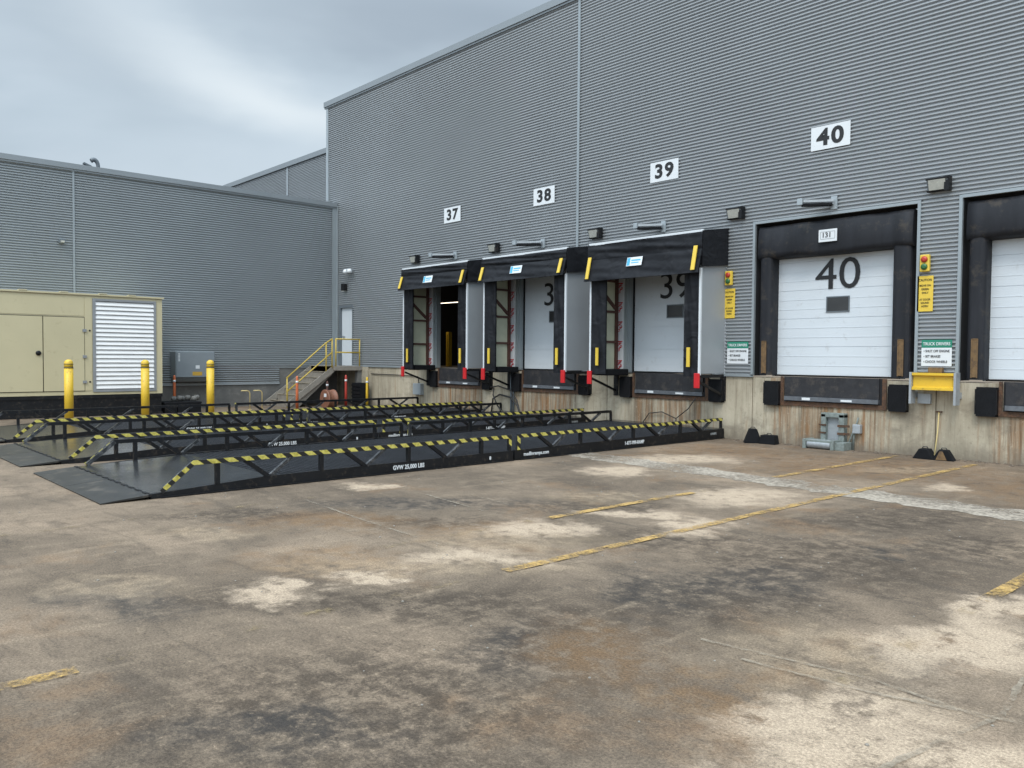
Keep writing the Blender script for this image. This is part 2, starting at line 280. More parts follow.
    ds = blobs(dark, .2, 1.35); src = over(src, mul(mul(ds, .85), bk), (.030, .027, .025))
    rs = blobs(rustb, .3, 1.4); src = over(src, mul(mul(rs, .5), bk), (.215, .13, .062))
    rw = blobs(wallrust, .4, 1.3); src = over(src, mul(mul(rw, .8), rng(brk.outputs[0], .36, .62)), (.18, .115, .065)); src = over(src, mul(rw, rng(pit2.outputs[0] if False else mid.outputs[0], .52, .64, .6)), (.085, .06, .042))
    sp = blobs(soft_pale, .4, 1.4); src = over(src, mul(mul(sp, .55), rng(brk.outputs[0], .38, .6)), (.37, .295, .205))
    ps = blobs(pale, .45, 1.45); src = over(src, mul(mul(ps, .9), rng(brk.outputs[0], .34, .50)), (.44, .36, .27))
    dk = blobs(cuts_, .2, 1.7); src = over(src, mul(mul(dk, .8), bk), (.12, .095, .072))
    pit = noise(24, 7, .75); src = over(src, rng(pit.outputs[0], .54, .70, .5), (.055, .044, .034)); src = over(src, rng(pit.outputs[0], .43, .30, .38), (.38, .305, .215))
    pit2 = noise(1, 8, .78, .3, (4, 11, 1), .75); src = over(src, rng(pit2.outputs[0], .54, .68, .38), (.075, .058, .043)); src = over(src, rng(pit2.outputs[0], .44, .33, .22), (.35, .275, .19))
    fine = noise(70, 5, .7); fr = N(t, 'ShaderNodeMapRange'); fr.inputs[1].default_value = .25; fr.inputs[2].default_value = .75; fr.inputs[3].default_value = .4; fr.inputs[4].default_value = 1.6; L(fine.outputs[0], fr.inputs[0])
    fx = N(t, 'ShaderNodeMixRGB', blend_type='MULTIPLY'); fx.inputs[0].default_value = 1; L(src, fx.inputs[1]); L(fr.outputs[0], fx.inputs[2]); src = fx.outputs[0]
    f2 = noise(230, 2, .6); fr2 = N(t, 'ShaderNodeMapRange'); fr2.inputs[1].default_value = .3; fr2.inputs[2].default_value = .7; fr2.inputs[3].default_value = .7; fr2.inputs[4].default_value = 1.3; L(f2.outputs[0], fr2.inputs[0])
    fx2 = N(t, 'ShaderNodeMixRGB', blend_type='MULTIPLY'); fx2.inputs[0].default_value = 1; L(src, fx2.inputs[1]); L(fr2.outputs[0], fx2.inputs[2]); src = fx2.outputs[0]
    tint = N(t, 'ShaderNodeMixRGB', blend_type='MULTIPLY'); tint.inputs[0].default_value = 1; tint.inputs[2].default_value = (1.03, .975, .93, 1); L(src, tint.inputs[1]); src = tint.outputs[0]
    L(src, b.inputs['Base Color']); b.inputs['Specular IOR Level'].default_value = .3
    ro = N(t, 'ShaderNodeMapRange'); ro.inputs[3].default_value = .95; ro.inputs[4].default_value = .6; L(ds, ro.inputs[0]); L(ro.outputs[0], b.inputs['Roughness'])
    bp = N(t, 'ShaderNodeBump'); bp.inputs['Strength'].default_value = .55; bp.inputs['Distance'].default_value = .012; L(fine.outputs[0], bp.inputs['Height']); L(bp.outputs[0], b.inputs['Normal'])
    return m
M['paving'] = paving()
def worn(name, c1, c2, lo, hi, scale=9):
    m = bpy.data.materials.new(name); m.use_nodes = True; t = m.node_tree; b = t.nodes['Principled BSDF']; b.inputs['Roughness'].default_value = .85; L = t.links.new
    g = N(t, 'ShaderNodeNewGeometry'); n = N(t, 'ShaderNodeTexNoise'); n.inputs['Scale'].default_value = scale; n.inputs['Detail'].default_value = 9; n.inputs['Roughness'].default_value = .78; L(g.outputs['Position'], n.inputs[0])
    n2 = N(t, 'ShaderNodeTexNoise'); n2.inputs['Scale'].default_value = scale*.12; n2.inputs['Detail'].default_value = 4; L(g.outputs['Position'], n2.inputs[0])
    ad = N(t, 'ShaderNodeMath', operation='MULTIPLY_ADD'); ad.inputs[1].default_value = .9; L(n2.outputs[0], ad.inputs[0]); L(n.outputs[0], ad.inputs[2])
    r = N(t, 'ShaderNodeValToRGB'); r.color_ramp.elements[0].color = c1+(1,); r.color_ramp.elements[1].color = c2+(1,); r.color_ramp.elements[0].position = .35; r.color_ramp.elements[1].position = .65
    nn = N(t, 'ShaderNodeTexNoise'); nn.inputs['Scale'].default_value = scale*2.3; nn.inputs['Detail'].default_value = 6; L(g.outputs['Position'], nn.inputs[0]); L(nn.outputs[0], r.inputs[0]); L(r.outputs[0], b.inputs['Base Color'])
    k = N(t, 'ShaderNodeMapRange'); k.inputs[1].default_value = lo; k.inputs[2].default_value = hi; L(ad.outputs[0], k.inputs[0]); L(k.outputs[0], b.inputs['Alpha'])
    return m
M['line'] = worn('worn_yellow_paint', (.30, .19, .075), (.54, .34, .10), .82, 1.06, 26)
M['line_faint'] = worn('faint_yellow_paint', (.25, .19, .10), (.38, .27, .12), 1.0, 1.4, 26)
M['crack'] = worn('pale_joint', (.26, .215, .16), (.38, .315, .235), .84, 1.25, 18)
M['channel'] = worn('concrete_channel', (.22, .185, .145), (.45, .385, .305), .74, 1.05, 11)

# ------------------------------------------------------------------ mesh helpers
class MB:
    def __init__(s): s.bm = bmesh.new(); s.mi = 0
    def _v(s, x, y, z): return s.bm.verts.new((x, y, z))
    def face(s, pts, mi=0):
        f = s.bm.faces.new([s._v(*p) for p in pts]); f.material_index = mi; return s
    def box(s, x0, x1, y0, y1, z0, z1, mi=0):
        v = [s._v(x, y, z) for z in (z0, z1) for y in (y0, y1) for x in (x0, x1)]
        for q in ((0,2,3,1), (4,5,7,6), (0,1,5,4), (2,6,7,3), (0,4,6,2), (1,3,7,5)):
            f = s.bm.faces.new([v[i] for i in q]); f.material_index = mi
        return s
    def beam(s, a, b, w, h, up=(0,0,1), mi=0):
        a, b, up = Vector(a), Vector(b), Vector(up); d = (b-a).normalized(); sd = d.cross(up)
        if sd.length < 1e-4: sd = Vector((1,0,0))
        sd.normalize(); u = sd.cross(d).normalized(); sd = sd*w/2; u = u*h/2
        v = [s.bm.verts.new(p+i*sd+j*u) for p in (a, b) for i, j in ((-1,-1),(1,-1),(1,1),(-1,1))]
        for q in ((0,1,2,3), (7,6,5,4), (0,4,5,1), (1,5,6,2), (2,6,7,3), (3,7,4,0)):
            f = s.bm.faces.new([v[i] for i in q]); f.material_index = mi
        return s
    def tube(s, pts, r, n=10, mi=0, cap=True):
        pts = [Vector(p) for p in pts]; rs = r if isinstance(r, (list, tuple)) else [r]*len(pts); rings = []; pu = None
        for i, p in enumerate(pts):
            d = (pts[min(i+1, len(pts)-1)]-pts[max(i-1, 0)]).normalized()
            ref = pu if pu is not None else (Vector((0,0,1)) if abs(d.z) < .9 else Vector((1,0,0)))
            a = d.cross(ref)
            if a.length < 1e-4: a = d.cross(Vector((0,1,0)))
            a.normalize(); u = a.cross(d).normalized(); pu = u
            rings.append([s.bm.verts.new(p+rs[i]*(math.cos(k*2*math.pi/n)*a+math.sin(k*2*math.pi/n)*u)) for k in range(n)])
        for A, B in zip(rings, rings[1:]):
            for k in range(n):
                f = s.bm.faces.new((A[k], A[(k+1)%n], B[(k+1)%n], B[k])); f.smooth = True; f.material_index = mi
        if cap:
            for ring in (rings[0][::-1], rings[-1]):
                f = s.bm.faces.new(ring); f.material_index = mi
        return s
    def lathe(s, c, prof, n=24, mi=0, axis='z'):
        rings = []
        for (r, h) in prof:
            rg = []
            for k in range(n):
                a = 2*math.pi*k/n; p = (r*math.cos(a), r*math.sin(a), h)
                if axis == 'x': p = (p[2], p[0], p[1])
                if axis == 'y': p = (p[0], p[2], p[1])
                rg.append(s._v(c[0]+p[0], c[1]+p[1], c[2]+p[2]))
            rings.append(rg)
        for A, B in zip(rings, rings[1:]):
            for k in range(n):
                f = s.bm.faces.new((A[k], A[(k+1)%n], B[(k+1)%n], B[k])); f.smooth = True; f.material_index = mi
        for rg in (rings[0][::-1], rings[-1]):
            f = s.bm.faces.new(rg); f.material_index = mi
        return s
    def prism(s, pts, axis, a, b, mi=0):
        def P(p, t): return {'x': (t, p[0], p[1]), 'y': (p[0], t, p[1]), 'z': (p[0], p[1], t)}[axis]
        A = [s._v(*P(p, a)) for p in pts]; B = [s._v(*P(p, b)) for p in pts]; n = len(pts)
        for i in range(n):
            f = s.bm.faces.new((A[i], A[(i+1)%n], B[(i+1)%n], B[i])); f.material_index = mi
        for rg in (A[::-1], B):
            f = s.bm.faces.new(rg); f.material_index = mi
        return s
    def done(s, name, m, parent=None, loc=None, bevel=0, label=None, smooth=False):
        bmesh.ops.recalc_face_normals(s.bm, faces=s.bm.faces)
        if bevel:
            ed = [e for e in s.bm.edges if len(e.link_faces) == 2 and e.calc_face_angle(0) > .6]
            bmesh.ops.bevel(s.bm, geom=ed, offset=bevel, segments=2, profile=.6, affect='EDGES', clamp_overlap=True)
        me = bpy.data.meshes.new(name); s.bm.to_mesh(me); s.bm.free()
        for x in (m if isinstance(m, (list, tuple)) else [m]): me.materials.append(x)
        o = bpy.data.objects.new(name, me); COL.objects.link(o)
        if parent: o.parent = parent
        if loc: o.location = loc
        if label: o['label'] = label
        return o
def tag(o, label, cat, group=None):
    o['label'] = label; o['category'] = cat
    if group: o['group'] = group
    return o
def thing(name, label, cat, loc=(0,0,0), group=None):
    o = bpy.data.objects.new(name, None); COL.objects.link(o); o.location = loc; o.empty_display_size = .2
    return tag(o, label, cat, group)
def structure(o): o['kind'] = 'structure'; return o
def stuff(o): o['kind'] = 'stuff'; return o
def copy_thing(o, loc, label):
    r = o.copy(); COL.objects.link(r); r.location = loc; r['label'] = label
    for ch in list(o.children):
        c = ch.copy(); COL.objects.link(c); c.parent = r
        for g in list(ch.children):
            h = g.copy(); COL.objects.link(h); h.parent = c
    return r
def text(name, s, size, loc, m, parent=None, facing='-y', bold=0., ext=.002, sx=1., spacing=1., align='CENTER'):
    cu = bpy.data.curves.new(name, 'FONT'); cu.body = s; cu.size = size; cu.align_x = align; cu.align_y = 'CENTER'
    cu.offset = bold; cu.extrude = ext; cu.space_character = spacing; cu.resolution_u = 4
    tmp = bpy.data.objects.new('tmp', cu); COL.objects.link(tmp); bpy.context.view_layer.update()
    me = bpy.data.meshes.new_from_object(tmp.evaluated_get(bpy.context.evaluated_depsgraph_get()))
    bpy.data.objects.remove(tmp); bpy.data.curves.remove(cu)
    rot = {'-y': Matrix(((1,0,0),(0,0,-1),(0,1,0))), '+x': Matrix(((0,0,1),(1,0,0),(0,1,0)))}[facing].to_4x4()
    me.transform(rot @ Matrix.Diagonal((sx, 1, 1, 1))); me.name = name
    me.materials.clear(); me.materials.append(m)
    o = bpy.data.objects.new(name, me); COL.objects.link(o); o.location = loc
    if parent: o.parent = parent
    return o

# ------------------------------------------------------------------ ground
g = MB(); g.face([(-300,-300,0), (300,-300,0), (300,300,0), (-300,300,0)]); structure(g.done('ground', M['paving']))
def strip(name, pts, wdt, m, z=.004, jit=0., step=.12):
    """ragged-edged sheet along a polyline of ground points"""
    bm = MB(); P = []
    for a, b in zip(pts, pts[1:]):
        a, b = Vector(a), Vector(b); k = max(1, int((b-a).length/step))
        P += [a.lerp(b, i/k) for i in range(k)]
    P.append(Vector(pts[-1])); L_ = []; R_ = []
    for i, p in enumerate(P):
        dr = (P[min(i+1, len(P)-1)]-P[max(i-1, 0)]).normalized(); nr = Vector((-dr.y, dr.x))
        ww = wdt/2
        L_.append(bm._v(*(p+nr*(ww+random.uniform(-jit, jit))), z)); R_.append(bm._v(*(p-nr*(ww+random.uniform(-jit, jit))), z))
    for i in range(len(P)-1): bm.bm.faces.new((R_[i], R_[i+1], L_[i+1], L_[i]))
    return structure(bm.done(name, m))
strip('concrete_channel', [(-14,-3.98), (-10,-4.2), (-8.3,-4.35), (-4.8,-4.55), (-2.6,-4.66), (3,-4.75), (20,-4.9)], .66, M['channel'], .004, .07)
for i, (x, a, b, mm) in enumerate([(-4.49,-10.15,-.55,'line'), (-4.5,-12.9,-10.3,'line_faint'), (-4.46,-13.75,-13.05,'line'), (-5.70,-8.5,-6.1,'line'), (-5.74,-4.2,-.35,'line'), (-5.7,-6.0,-4.3,'line_faint'), (-5.7,-11,-8.7,'line_faint'), (-1.87,-8.25,-6.6,'line'), (-1.86,-10.3,-8.4,'line_faint'), (-8.2,-13.2,-9.7,'line_faint')]):
    strip('parking_line', [(x, a), (x+random.uniform(-.01,.01), (a+b)/2), (x, b)], .105, M[mm], .009 + i*.0001, .004, .06)
for k, pts in enumerate([[(-8.17,-9.83),(-6.9,-9.93),(-5.49,-10.0)], [(-2.67,-10.29),(-1.78,-10.13),(-1.2,-10.2)], [(-7.6,-8.6),(-6.4,-8.75)], [(-7.4,-8.2),(-6.5,-8.3)], [(-1.27,-9.55),(-1.2,-10.1),(-1.33,-10.85),(-1.42,-11.6)], [(-2.35,-10.39),(-1.7,-10.3),(-1.11,-10.12)]]):
    strip('paving_joint', pts, .03, M['crack'], .006+k*.0005, .006, .05)
# pebbles and scraps on the paving
gb = MB()
for i in range(260):
    x = random.uniform(-10, 1); y = random.uniform(-12.5, -.3); r = random.uniform(.004, .012)
    gb.lathe((x, y, 0), [(r, 0), (r*.9, r*.5), (r*.3, r*.8)], 5)
stuff(gb.done('gravel', M['cement']))
gb = MB()
for i in range(500):
    x = random.uniform(-9.0, 4); t = random.random(); y = -.02-abs(random.gauss(0, .12)); r = random.uniform(.008, .03)
    gb.lathe((x, y, 0), [(r, 0), (r*.8, r*.4), (r*.3, r*.6)], 5)
stuff(gb.done('dirt_crumbs', mat('crumb_dirt', (.13, .10, .075), .9, 0, .3, 20)))

# ------------------------------------------------------------------ warehouse with the docks
PITCH, AMP, BASE = .0678, .020, 1.27
def corrugated(bm, u0, u1, z0, z1, place):
    """profile running along u; place(u, depth, z) -> xyz. The ribs keep one phase over the whole wall."""
    seg = [(0, 1), (.32, 1), (.44, -1), (.74, -1)]
    zs = [z0]; k = int((z0-BASE)/PITCH)-2
    def dep(z):
        f = ((z-BASE)/PITCH) % 1.
        pts = seg+[(1, 1)]
        for (a, da), (b, db) in zip(pts, pts[1:]):
            if a <= f <= b: return da+(db-da)*(f-a)/(b-a)
        return 1
    while True:
        for s_, _ in seg:
            z = BASE+(k+s_)*PITCH
            if z0+1e-4 < z < z1-1e-4: zs.append(z)
        if BASE+k*PITCH > z1: break
        k += 1
    zs.append(z1)
    A = [bm.bm.verts.new(place(u0, AMP*dep(z), z)) for z in zs]; B = [bm.bm.verts.new(place(u1, AMP*dep(z), z)) for z in zs]
    for i in range(len(zs)-1): bm.bm.faces.new((A[i], B[i], B[i+1], A[i+1]))
TOP = 10.02
C40, C41, C39, C38, C37 = -7.13, -3.42, -10.72, -14.33, -17.86
C42 = .27
holes = [(C37-1.43, C37+1.43, 3.98), (C38-1.43, C38+1.43, 3.98), (C39-1.43, C39+1.43, 3.98), (C40-1.51, C40+1.51, 4.19), (C41-1.51, C41+1.51, 4.19)]
DX0, DX1, DZ1 = -24.30, -23.42, 3.26      # man door
wh = thing('warehouse', 'tall grey corrugated metal warehouse wall with numbered loading docks', 'building', (-13, 0, 0))
OFF = Vector((13, 0, 0))
def wdone(bm, name, m, **k):
    bmesh.ops.translate(bm.bm, verts=bm.bm.verts, vec=OFF); return bm.done(name, m, wh, **k)
pl = lambda u, dd, z: (u, -dd-.008, z)
def sheet(*a):
    q = MB(); corrugated(q, *a, pl); wdone(q, 'siding', M['siding'])
xs = sorted(holes+[(DX0, DX1, DZ1)])
x = -25.08
for (a, c_, zt) in xs:
    sheet(x, a, BASE, 4.19); x = c_
    if zt < 4.19: sheet(a, c_, zt, 4.19)
sheet(x, 16, BASE, 4.19)
sheet(-25.08, 16, 4.19, TOP)
b = MB(); b.box(-25.2, 16.1, -.10, .30, TOP, TOP+.17); b.box(-25.2, 16.1, -.07, -.03, TOP-.05, TOP); wdone(b, 'coping', M['coping'])
b = MB(); b.box(-25.12, -24.99, -.05, .02, 6.6, TOP-.05); b.box(-25.12, -25.0, .02, 8.2, 0, TOP); wdone(b, 'corner_trim', M['light_trim'])
b = MB(); b.box(-13.39, -13.32, -.045, -.024, 4.02, TOP-.05); wdone(b, 'seam_trim', M['trim'])
b = MB(); b.box(-24.5, -24.36, -.05, -.024, 1.27, 6.6); wdone(b, 'corner_trim', M['trim'])
for (a, c_, zt) in holes[3:]:
    b = MB(); b.box(a-.05, a, -.04, .02, BASE, zt+.05); b.box(c_, c_+.05, -.04, .02, BASE, zt+.05); b.box(a, c_, -.04, .02, zt, zt+.05)
    wdone(b, 'opening_trim', M['trim'])
    b = MB(); b.box(a-.03, a, .02, .45, BASE, zt); b.box(c_, c_+.03, .02, .45, BASE, zt); b.box(a, c_, .02, .45, zt, zt+.03); wdone(b, 'opening_reveal', M['pit'])
# base flashing
b = MB()
cuts = sorted([h[:2] for h in holes]+[(DX0, DX1)]); x = -24.4
b.bm.free()
for (a, c_) in cuts+[(16, 17)]:
    b = MB(); b.box(x, a, -.04, -.024, BASE-.025, BASE+.02); x = c_; wdone(b, 'base_flashing', M['trim'])
# concrete dock wall with its joints
b = MB(); js = [-25.0, -21.9, -18.0, -14.9, -12.4, -8.66, -5.27, -1.6, 2.2, 16]
for a, c_ in zip(js, js[1:]): b.box(a+.008, c_-.008, 0, .5, -.1, BASE-.03)
b.box(-25, 16, .03, .5, -.1, BASE-.035); wdone(b, 'foundation', M['dockwall'])
b = MB(); b.box(-22.95, -22.45, -.05, -.001, .62, BASE-.03); wdone(b, 'pilaster', M['dockwall']); b = MB(); b.box(-8.62, -8.40, -.012, -.001, 0, BASE-.03); wdone(b, 'pilaster', M['dockwall'])
# body behind the sheet so nothing shows through
b = MB()
b.box(-25.0, 16, .5, .55, 4.6, TOP); b.box(-25, 16, .3, 25, TOP-.05, TOP+.1)
b.box(-25.0, -24.98, .3, .5, BASE-.03, 4.6)
wdone(b, 'roof', M['interior'])
# man door
md = MB(); md.box(DX0, DX0+.1, -.03, .12, BASE, DZ1); md.box(DX1-.04, DX1, -.03, .12, BASE, DZ1); md.box(DX0+.1, DX1-.04, -.03, .12, DZ1-.08, DZ1)
fr = wdone(md, 'door_frame', M['greylabel'])
md = MB(); md.box(DX0+.1, DX1-.04, .04, .1, BASE, DZ1-.08); dd = wdone(md, 'door', M['door'])
md = MB(); md.box(DX0+.17, DX0+.3, .0, .04, 2.2, 2.26); bmesh.ops.translate(md.bm, verts=md.bm.verts, vec=OFF); md.done('handle', M['galv'], dd)

# ---- left wing
lw = thing('warehouse_wing', 'lower dark grey corrugated wing standing behind the generator', 'building', (-24.47, -10, 0))
LO = Vector((24.47, 10, 0)); LX = -24.47; LT = 6.56
def ldone(bm, name, m): bmesh.ops.translate(bm.bm, verts=bm.bm.verts, vec=LO); return bm.done(name, m, lw)
b = MB(); corrugated(b, -40, -2.1, .70, BASE-.09, lambda u, dd_, z: (LX+dd_+.008, u, z)); corrugated(b, -40, -.0, BASE-.09, LT, lambda u, dd_, z: (LX+dd_+.008, u, z)); ldone(b, 'siding', M['siding_left'])
b = MB(); b.box(LX-.3, LX+.10, -40, -.05, LT, LT+.14); b.box(LX+.03, LX+.07, -40, -.05, LT-.05, LT); ldone(b, 'coping', M['coping'])
b = MB(); b.box(LX+.024, LX+.05, -.2, -.05, BASE, LT-.05); ldone(b, 'corner_trim', M['trim'])
b = MB(); b.box(LX+.024, LX+.045, -8.08, -8.03, .7, LT-.05); ldone(b, 'seam_trim', M['trim'])
b = MB(); b.box(LX-.3, LX, -40, -.0, -.1, 1.3); ldone(b, 'foundation', M['foundation'])
b = MB(); b.box(LX+.024, LX+.04, -40, -2.1, .675, .72); ldone(b, 'base_flashing', M['siding_left'])
b = MB(); b.box(-60, LX-.02, -40, -.1, LT-.05, LT+.0); b.box(LX-.3, LX-.02, -40, 0, 1.3, LT-.05); b.box(-60, LX-.35, -.35, -.05, 0, LT); ldone(b, 'roof', M['interior'])

# ---- building further back
fb = thing('far_warehouse', 'distant grey warehouse block rising above the lower wing roof', 'building', (-40, 3, 0))
FO = Vector((40, -3, 0))
def fdone(bm, name, m): bmesh.ops.translate(bm.bm, verts=bm.bm.verts, vec=FO); return bm.done(name, m, fb)
b = MB(); corrugated(b, -70, -25.12, 5.5, 9.95, lambda u, dd_, z: (u, 3-dd_-.008, z)); fdone(b, 'siding', M['siding'])
b = MB(); b.box(-70, -25.13, 2.9, 3.3, 9.95, 10.16); fdone(b, 'coping', M['coping'])
b = MB(); b.box(-33.98, -33.86, 2.955, 2.976, 5.5, 9.95); fdone(b, 'seam_trim', M['light_trim'])
b = MB(); b.box(-70, -25.13, 3.05, 12, 5, 9.94); fdone(b, 'roof', M['interior'])

# roof vents and antenna on the wing
rv = thing('roof_vent', 'curved gooseneck vent pipe on the lower wing roof', 'vent', (-28, -6.45, LT)); rv.scale = (.8, .75, .97)
b = MB(); pts = [(0,0,0), (0,0,.95)]+[(0, -.16+.16*math.cos(a), .95+.2*math.sin(a)) for a in [i*math.pi/8 for i in range(1, 7)]]
b.tube(pts, .075, 12); b.done('pipe', M['greylabel'], rv); b = MB(); b.lathe((0, 0, 0), [(.2, 0), (.2, .04), (.12, .08)], 14); b.done('flashing', M['greylabel'], rv)
rv = thing('exhaust_stack', 'small slanted grey cap left of the gooseneck vent', 'vent', (-28, -6.78, LT))
b = MB(); b.lathe((0, 0, 0), [(.05, 0), (.05, .9)], 12); b.done('pipe', M['greylabel'], rv)
b = MB(); b.beam((0, -.10, .96), (0, .12, .88), .14, .05); b.done('hood', M['greylabel'], rv)
b = MB(); b.tube([(0,0,0), (0,0,.75)], .018, 6); b.box(-.06, .06, -.06, .06, 0, .1); o = b.done('antenna', M['galv'], loc=(-30, -3.2, LT)); tag(o, 'thin antenna rod on the wing roof near the far block', 'antenna')
wl = thing('wall_fixture', 'small dark fixture on the wing siding above the generator', 'wall light', (LX+.03, -8.36, 4.6))
b = MB(); b.box(0, .1, -.07, .07, -.06, .06); b.done('housing', M['greylabel'], wl, bevel=.01); b = MB(); b.box(.1, .2, -.04, .04, -.05, .0); b.done('lens', M['lens'], wl)

# ------------------------------------------------------------------ dock doors
names = {C37: '37', C38: '38', C39: '39', C40: '40', C41: '41', C42: '42'}
def sectional(c, yb, hw, num, label, z0=BASE+.03, z1=3.75):
    t = thing('dock_door', label, 'dock door', (c, yb, z0), 'white sectional dock doors')
    b = MB(); h = z1-z0; n = 5; e = .004
    for i in range(n): b.box(-hw, hw, 0, .05, i*h/n+e, (i+1)*h/n-e)
    for i in range(n):
        for q in (1/3., 2/3.): b.box(-hw+.02, hw-.02, -.004, 0.001, (i+q)*h/n-.006, (i+q)*h/n+.006)
    b.box(-hw, hw, .01, .04, 0, h); b.done('door_panel', M['door'], t)
    b = MB(); b.box(-hw, hw, -.02, .05, -.03, -.004); b.done('bottom_seal', M['rubber'], t)
    wx = .03
    b = MB(); b.box(wx-.20, wx+.20, -.012, -.005, 1.18, 1.43); wi = b.done('window', M['glass'], t)
    b = MB(); b.box(wx-.22, wx+.22, -.016, -.0045, 1.16, 1.18); b.box(wx-.22, wx+.22, -.016, -.0045, 1.43, 1.45); b.box(wx-.22, wx-.20, -.016, -.0045, 1.18, 1.43); b.box(wx+.20, wx+.22, -.016, -.0045, 1.18, 1.43); b.done('frame', M['greylabel'], wi)
    if num: text('lettering', num, .80, (.02, -.012, 1.83), M['ink'], t, bold=.0, sx=1.10, spacing=1.0)
    b = MB()
    for s in (-1, 1): b.box(s*hw+(.03 if s > 0 else -.07), s*hw+(.07 if s > 0 else -.03), -.06, .06, -.03, h)
    b.done('track', M['light_trim'], t)
    b = MB()
    for s in (-1, 1): b.box(s*hw+(.001 if s > 0 else -.03), s*hw+(.03 if s > 0 else -.001), -.04, .04, -.03, h)
    b.done('weatherstrip', M['rubber'], t)
    return t
sectional(C40, .26, 1.16, '40', 'closed white dock door with large black number 40', z1=3.95)
sectional(C41, .26, 1.16, None, 'white dock door cut off by the right photo edge')
sectional(C39, .22, 1.08, '39', 'closed white dock door behind the shelter nearest door 40')
sectional(C38, .22, 1.08, '38', 'closed white dock door in the middle black shelter')
# jambs filling the rest of each opening
for c in (C37, C38, C39):
    t = thing('door_surround', {C37: 'grey door surround with white wrapped strip in the leftmost shelter', C38: 'grey door surround with white wrapped strip in the middle shelter', C39: 'grey door surround with red scrawled strip in the right shelter'}[c], 'door surround', (c, 0, BASE), 'door surrounds inside the shelters')
    b = MB()
    for s in (-1, 1):
        a0, a1 = sorted((s*1.13, s*1.10)); b.box(a0, a1, .05, .20, 0, 2.70)
        a0, a1 = sorted((s*1.20, s*1.13)); b.box(a0, a1, .0, .21, 0, 2.70)
    b.box(-1.43, 1.43, .0, .28, 2.40, 2.71); b.done('jamb', M['trim'], t)
    for s in (-1, 1):
        a0, a1 = sorted((s*1.205, s*1.43)); b = MB(); b.box(a0, a1, -.02, .05, 0, 2.40); st = b.done('wrapped_strip', M['white'], t)
        b = MB(); a0, a1 = sorted((s*1.36, s*1.28))
        if s < 0:
            for zz in (.25, .68, 1.12, 1.55, 1.98):
                b.box(a0-.01, a1+.05, -.035, -.021, zz, zz+.022)
                for k in range(5):
                    q = (k*.71) % 1; x0 = a0+.01+.09*((k*.37) % 1)
                    b.beam((x0, -.027, zz-.20+k*.04), (x0+.05, -.027, zz-.17+k*.04+(.03 if k % 2 else -.02)), .012, .016, up=(0, 1, 0))
                    b.beam((x0+.05, -.027, zz-.17+k*.04), (x0+.0, -.027, zz-.15+k*.04), .012, .014, up=(0, 1, 0))
            b.done('red_marking', M['red_paint'], st)
        else: b.bm.free()
# room behind the open door 37
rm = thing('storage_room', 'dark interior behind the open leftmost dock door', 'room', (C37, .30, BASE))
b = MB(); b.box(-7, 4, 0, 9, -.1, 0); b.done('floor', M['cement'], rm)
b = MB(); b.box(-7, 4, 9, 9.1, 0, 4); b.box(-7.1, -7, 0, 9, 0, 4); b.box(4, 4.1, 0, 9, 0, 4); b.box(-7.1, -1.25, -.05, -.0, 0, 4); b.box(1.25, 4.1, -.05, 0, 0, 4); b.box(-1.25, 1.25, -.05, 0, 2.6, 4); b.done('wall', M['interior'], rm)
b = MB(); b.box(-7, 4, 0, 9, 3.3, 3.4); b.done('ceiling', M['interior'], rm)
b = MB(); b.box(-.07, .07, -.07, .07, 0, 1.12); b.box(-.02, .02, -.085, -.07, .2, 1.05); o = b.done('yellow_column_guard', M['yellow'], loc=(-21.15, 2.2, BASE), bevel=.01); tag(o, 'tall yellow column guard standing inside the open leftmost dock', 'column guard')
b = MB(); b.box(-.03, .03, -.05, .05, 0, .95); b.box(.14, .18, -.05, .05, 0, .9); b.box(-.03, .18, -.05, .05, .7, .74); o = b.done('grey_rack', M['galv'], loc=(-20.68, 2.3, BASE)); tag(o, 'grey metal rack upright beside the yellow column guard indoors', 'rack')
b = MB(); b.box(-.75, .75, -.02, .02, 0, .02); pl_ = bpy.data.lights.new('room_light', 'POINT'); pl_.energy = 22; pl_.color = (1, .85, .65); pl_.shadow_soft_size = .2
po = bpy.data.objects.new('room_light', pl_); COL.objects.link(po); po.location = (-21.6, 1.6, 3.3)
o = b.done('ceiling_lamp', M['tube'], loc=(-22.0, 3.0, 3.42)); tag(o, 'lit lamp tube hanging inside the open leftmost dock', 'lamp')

# ------------------------------------------------------------------ projecting shelters on 37-39
YF, HW, ZB, ZT = -.87, 1.43, 1.30, 4.03
def curtain(b, x0, x1, y, z0, z1, seed, amp=.012, mi=0):
    rr = random.Random(seed); nx, nz_ = 14, 22; ph = [rr.uniform(0, 6.3) for _ in range(6)]; V = []
    for j in range(nz_+1):
        row = []
        for i in range(nx+1):
            u, v = i/nx, j/nz_
            q = amp*(math.sin(u*9+ph[0]+v*3)+.7*math.sin(v*13+u*5+ph[1])+.5*math.sin((u+v)*19+ph[2]))*(1-abs(2*u-1)**6)
            row.append(b._v(x0+(x1-x0)*u, y(u, v)-q if callable(y) else y-q, z0+(z1-z0)*v))
        V.append(row)
    for j in range(nz_):
        for i in range(nx):
            f = b.bm.faces.new((V[j][i], V[j][i+1], V[j+1][i+1], V[j+1][i])); f.smooth = True; f.material_index = mi
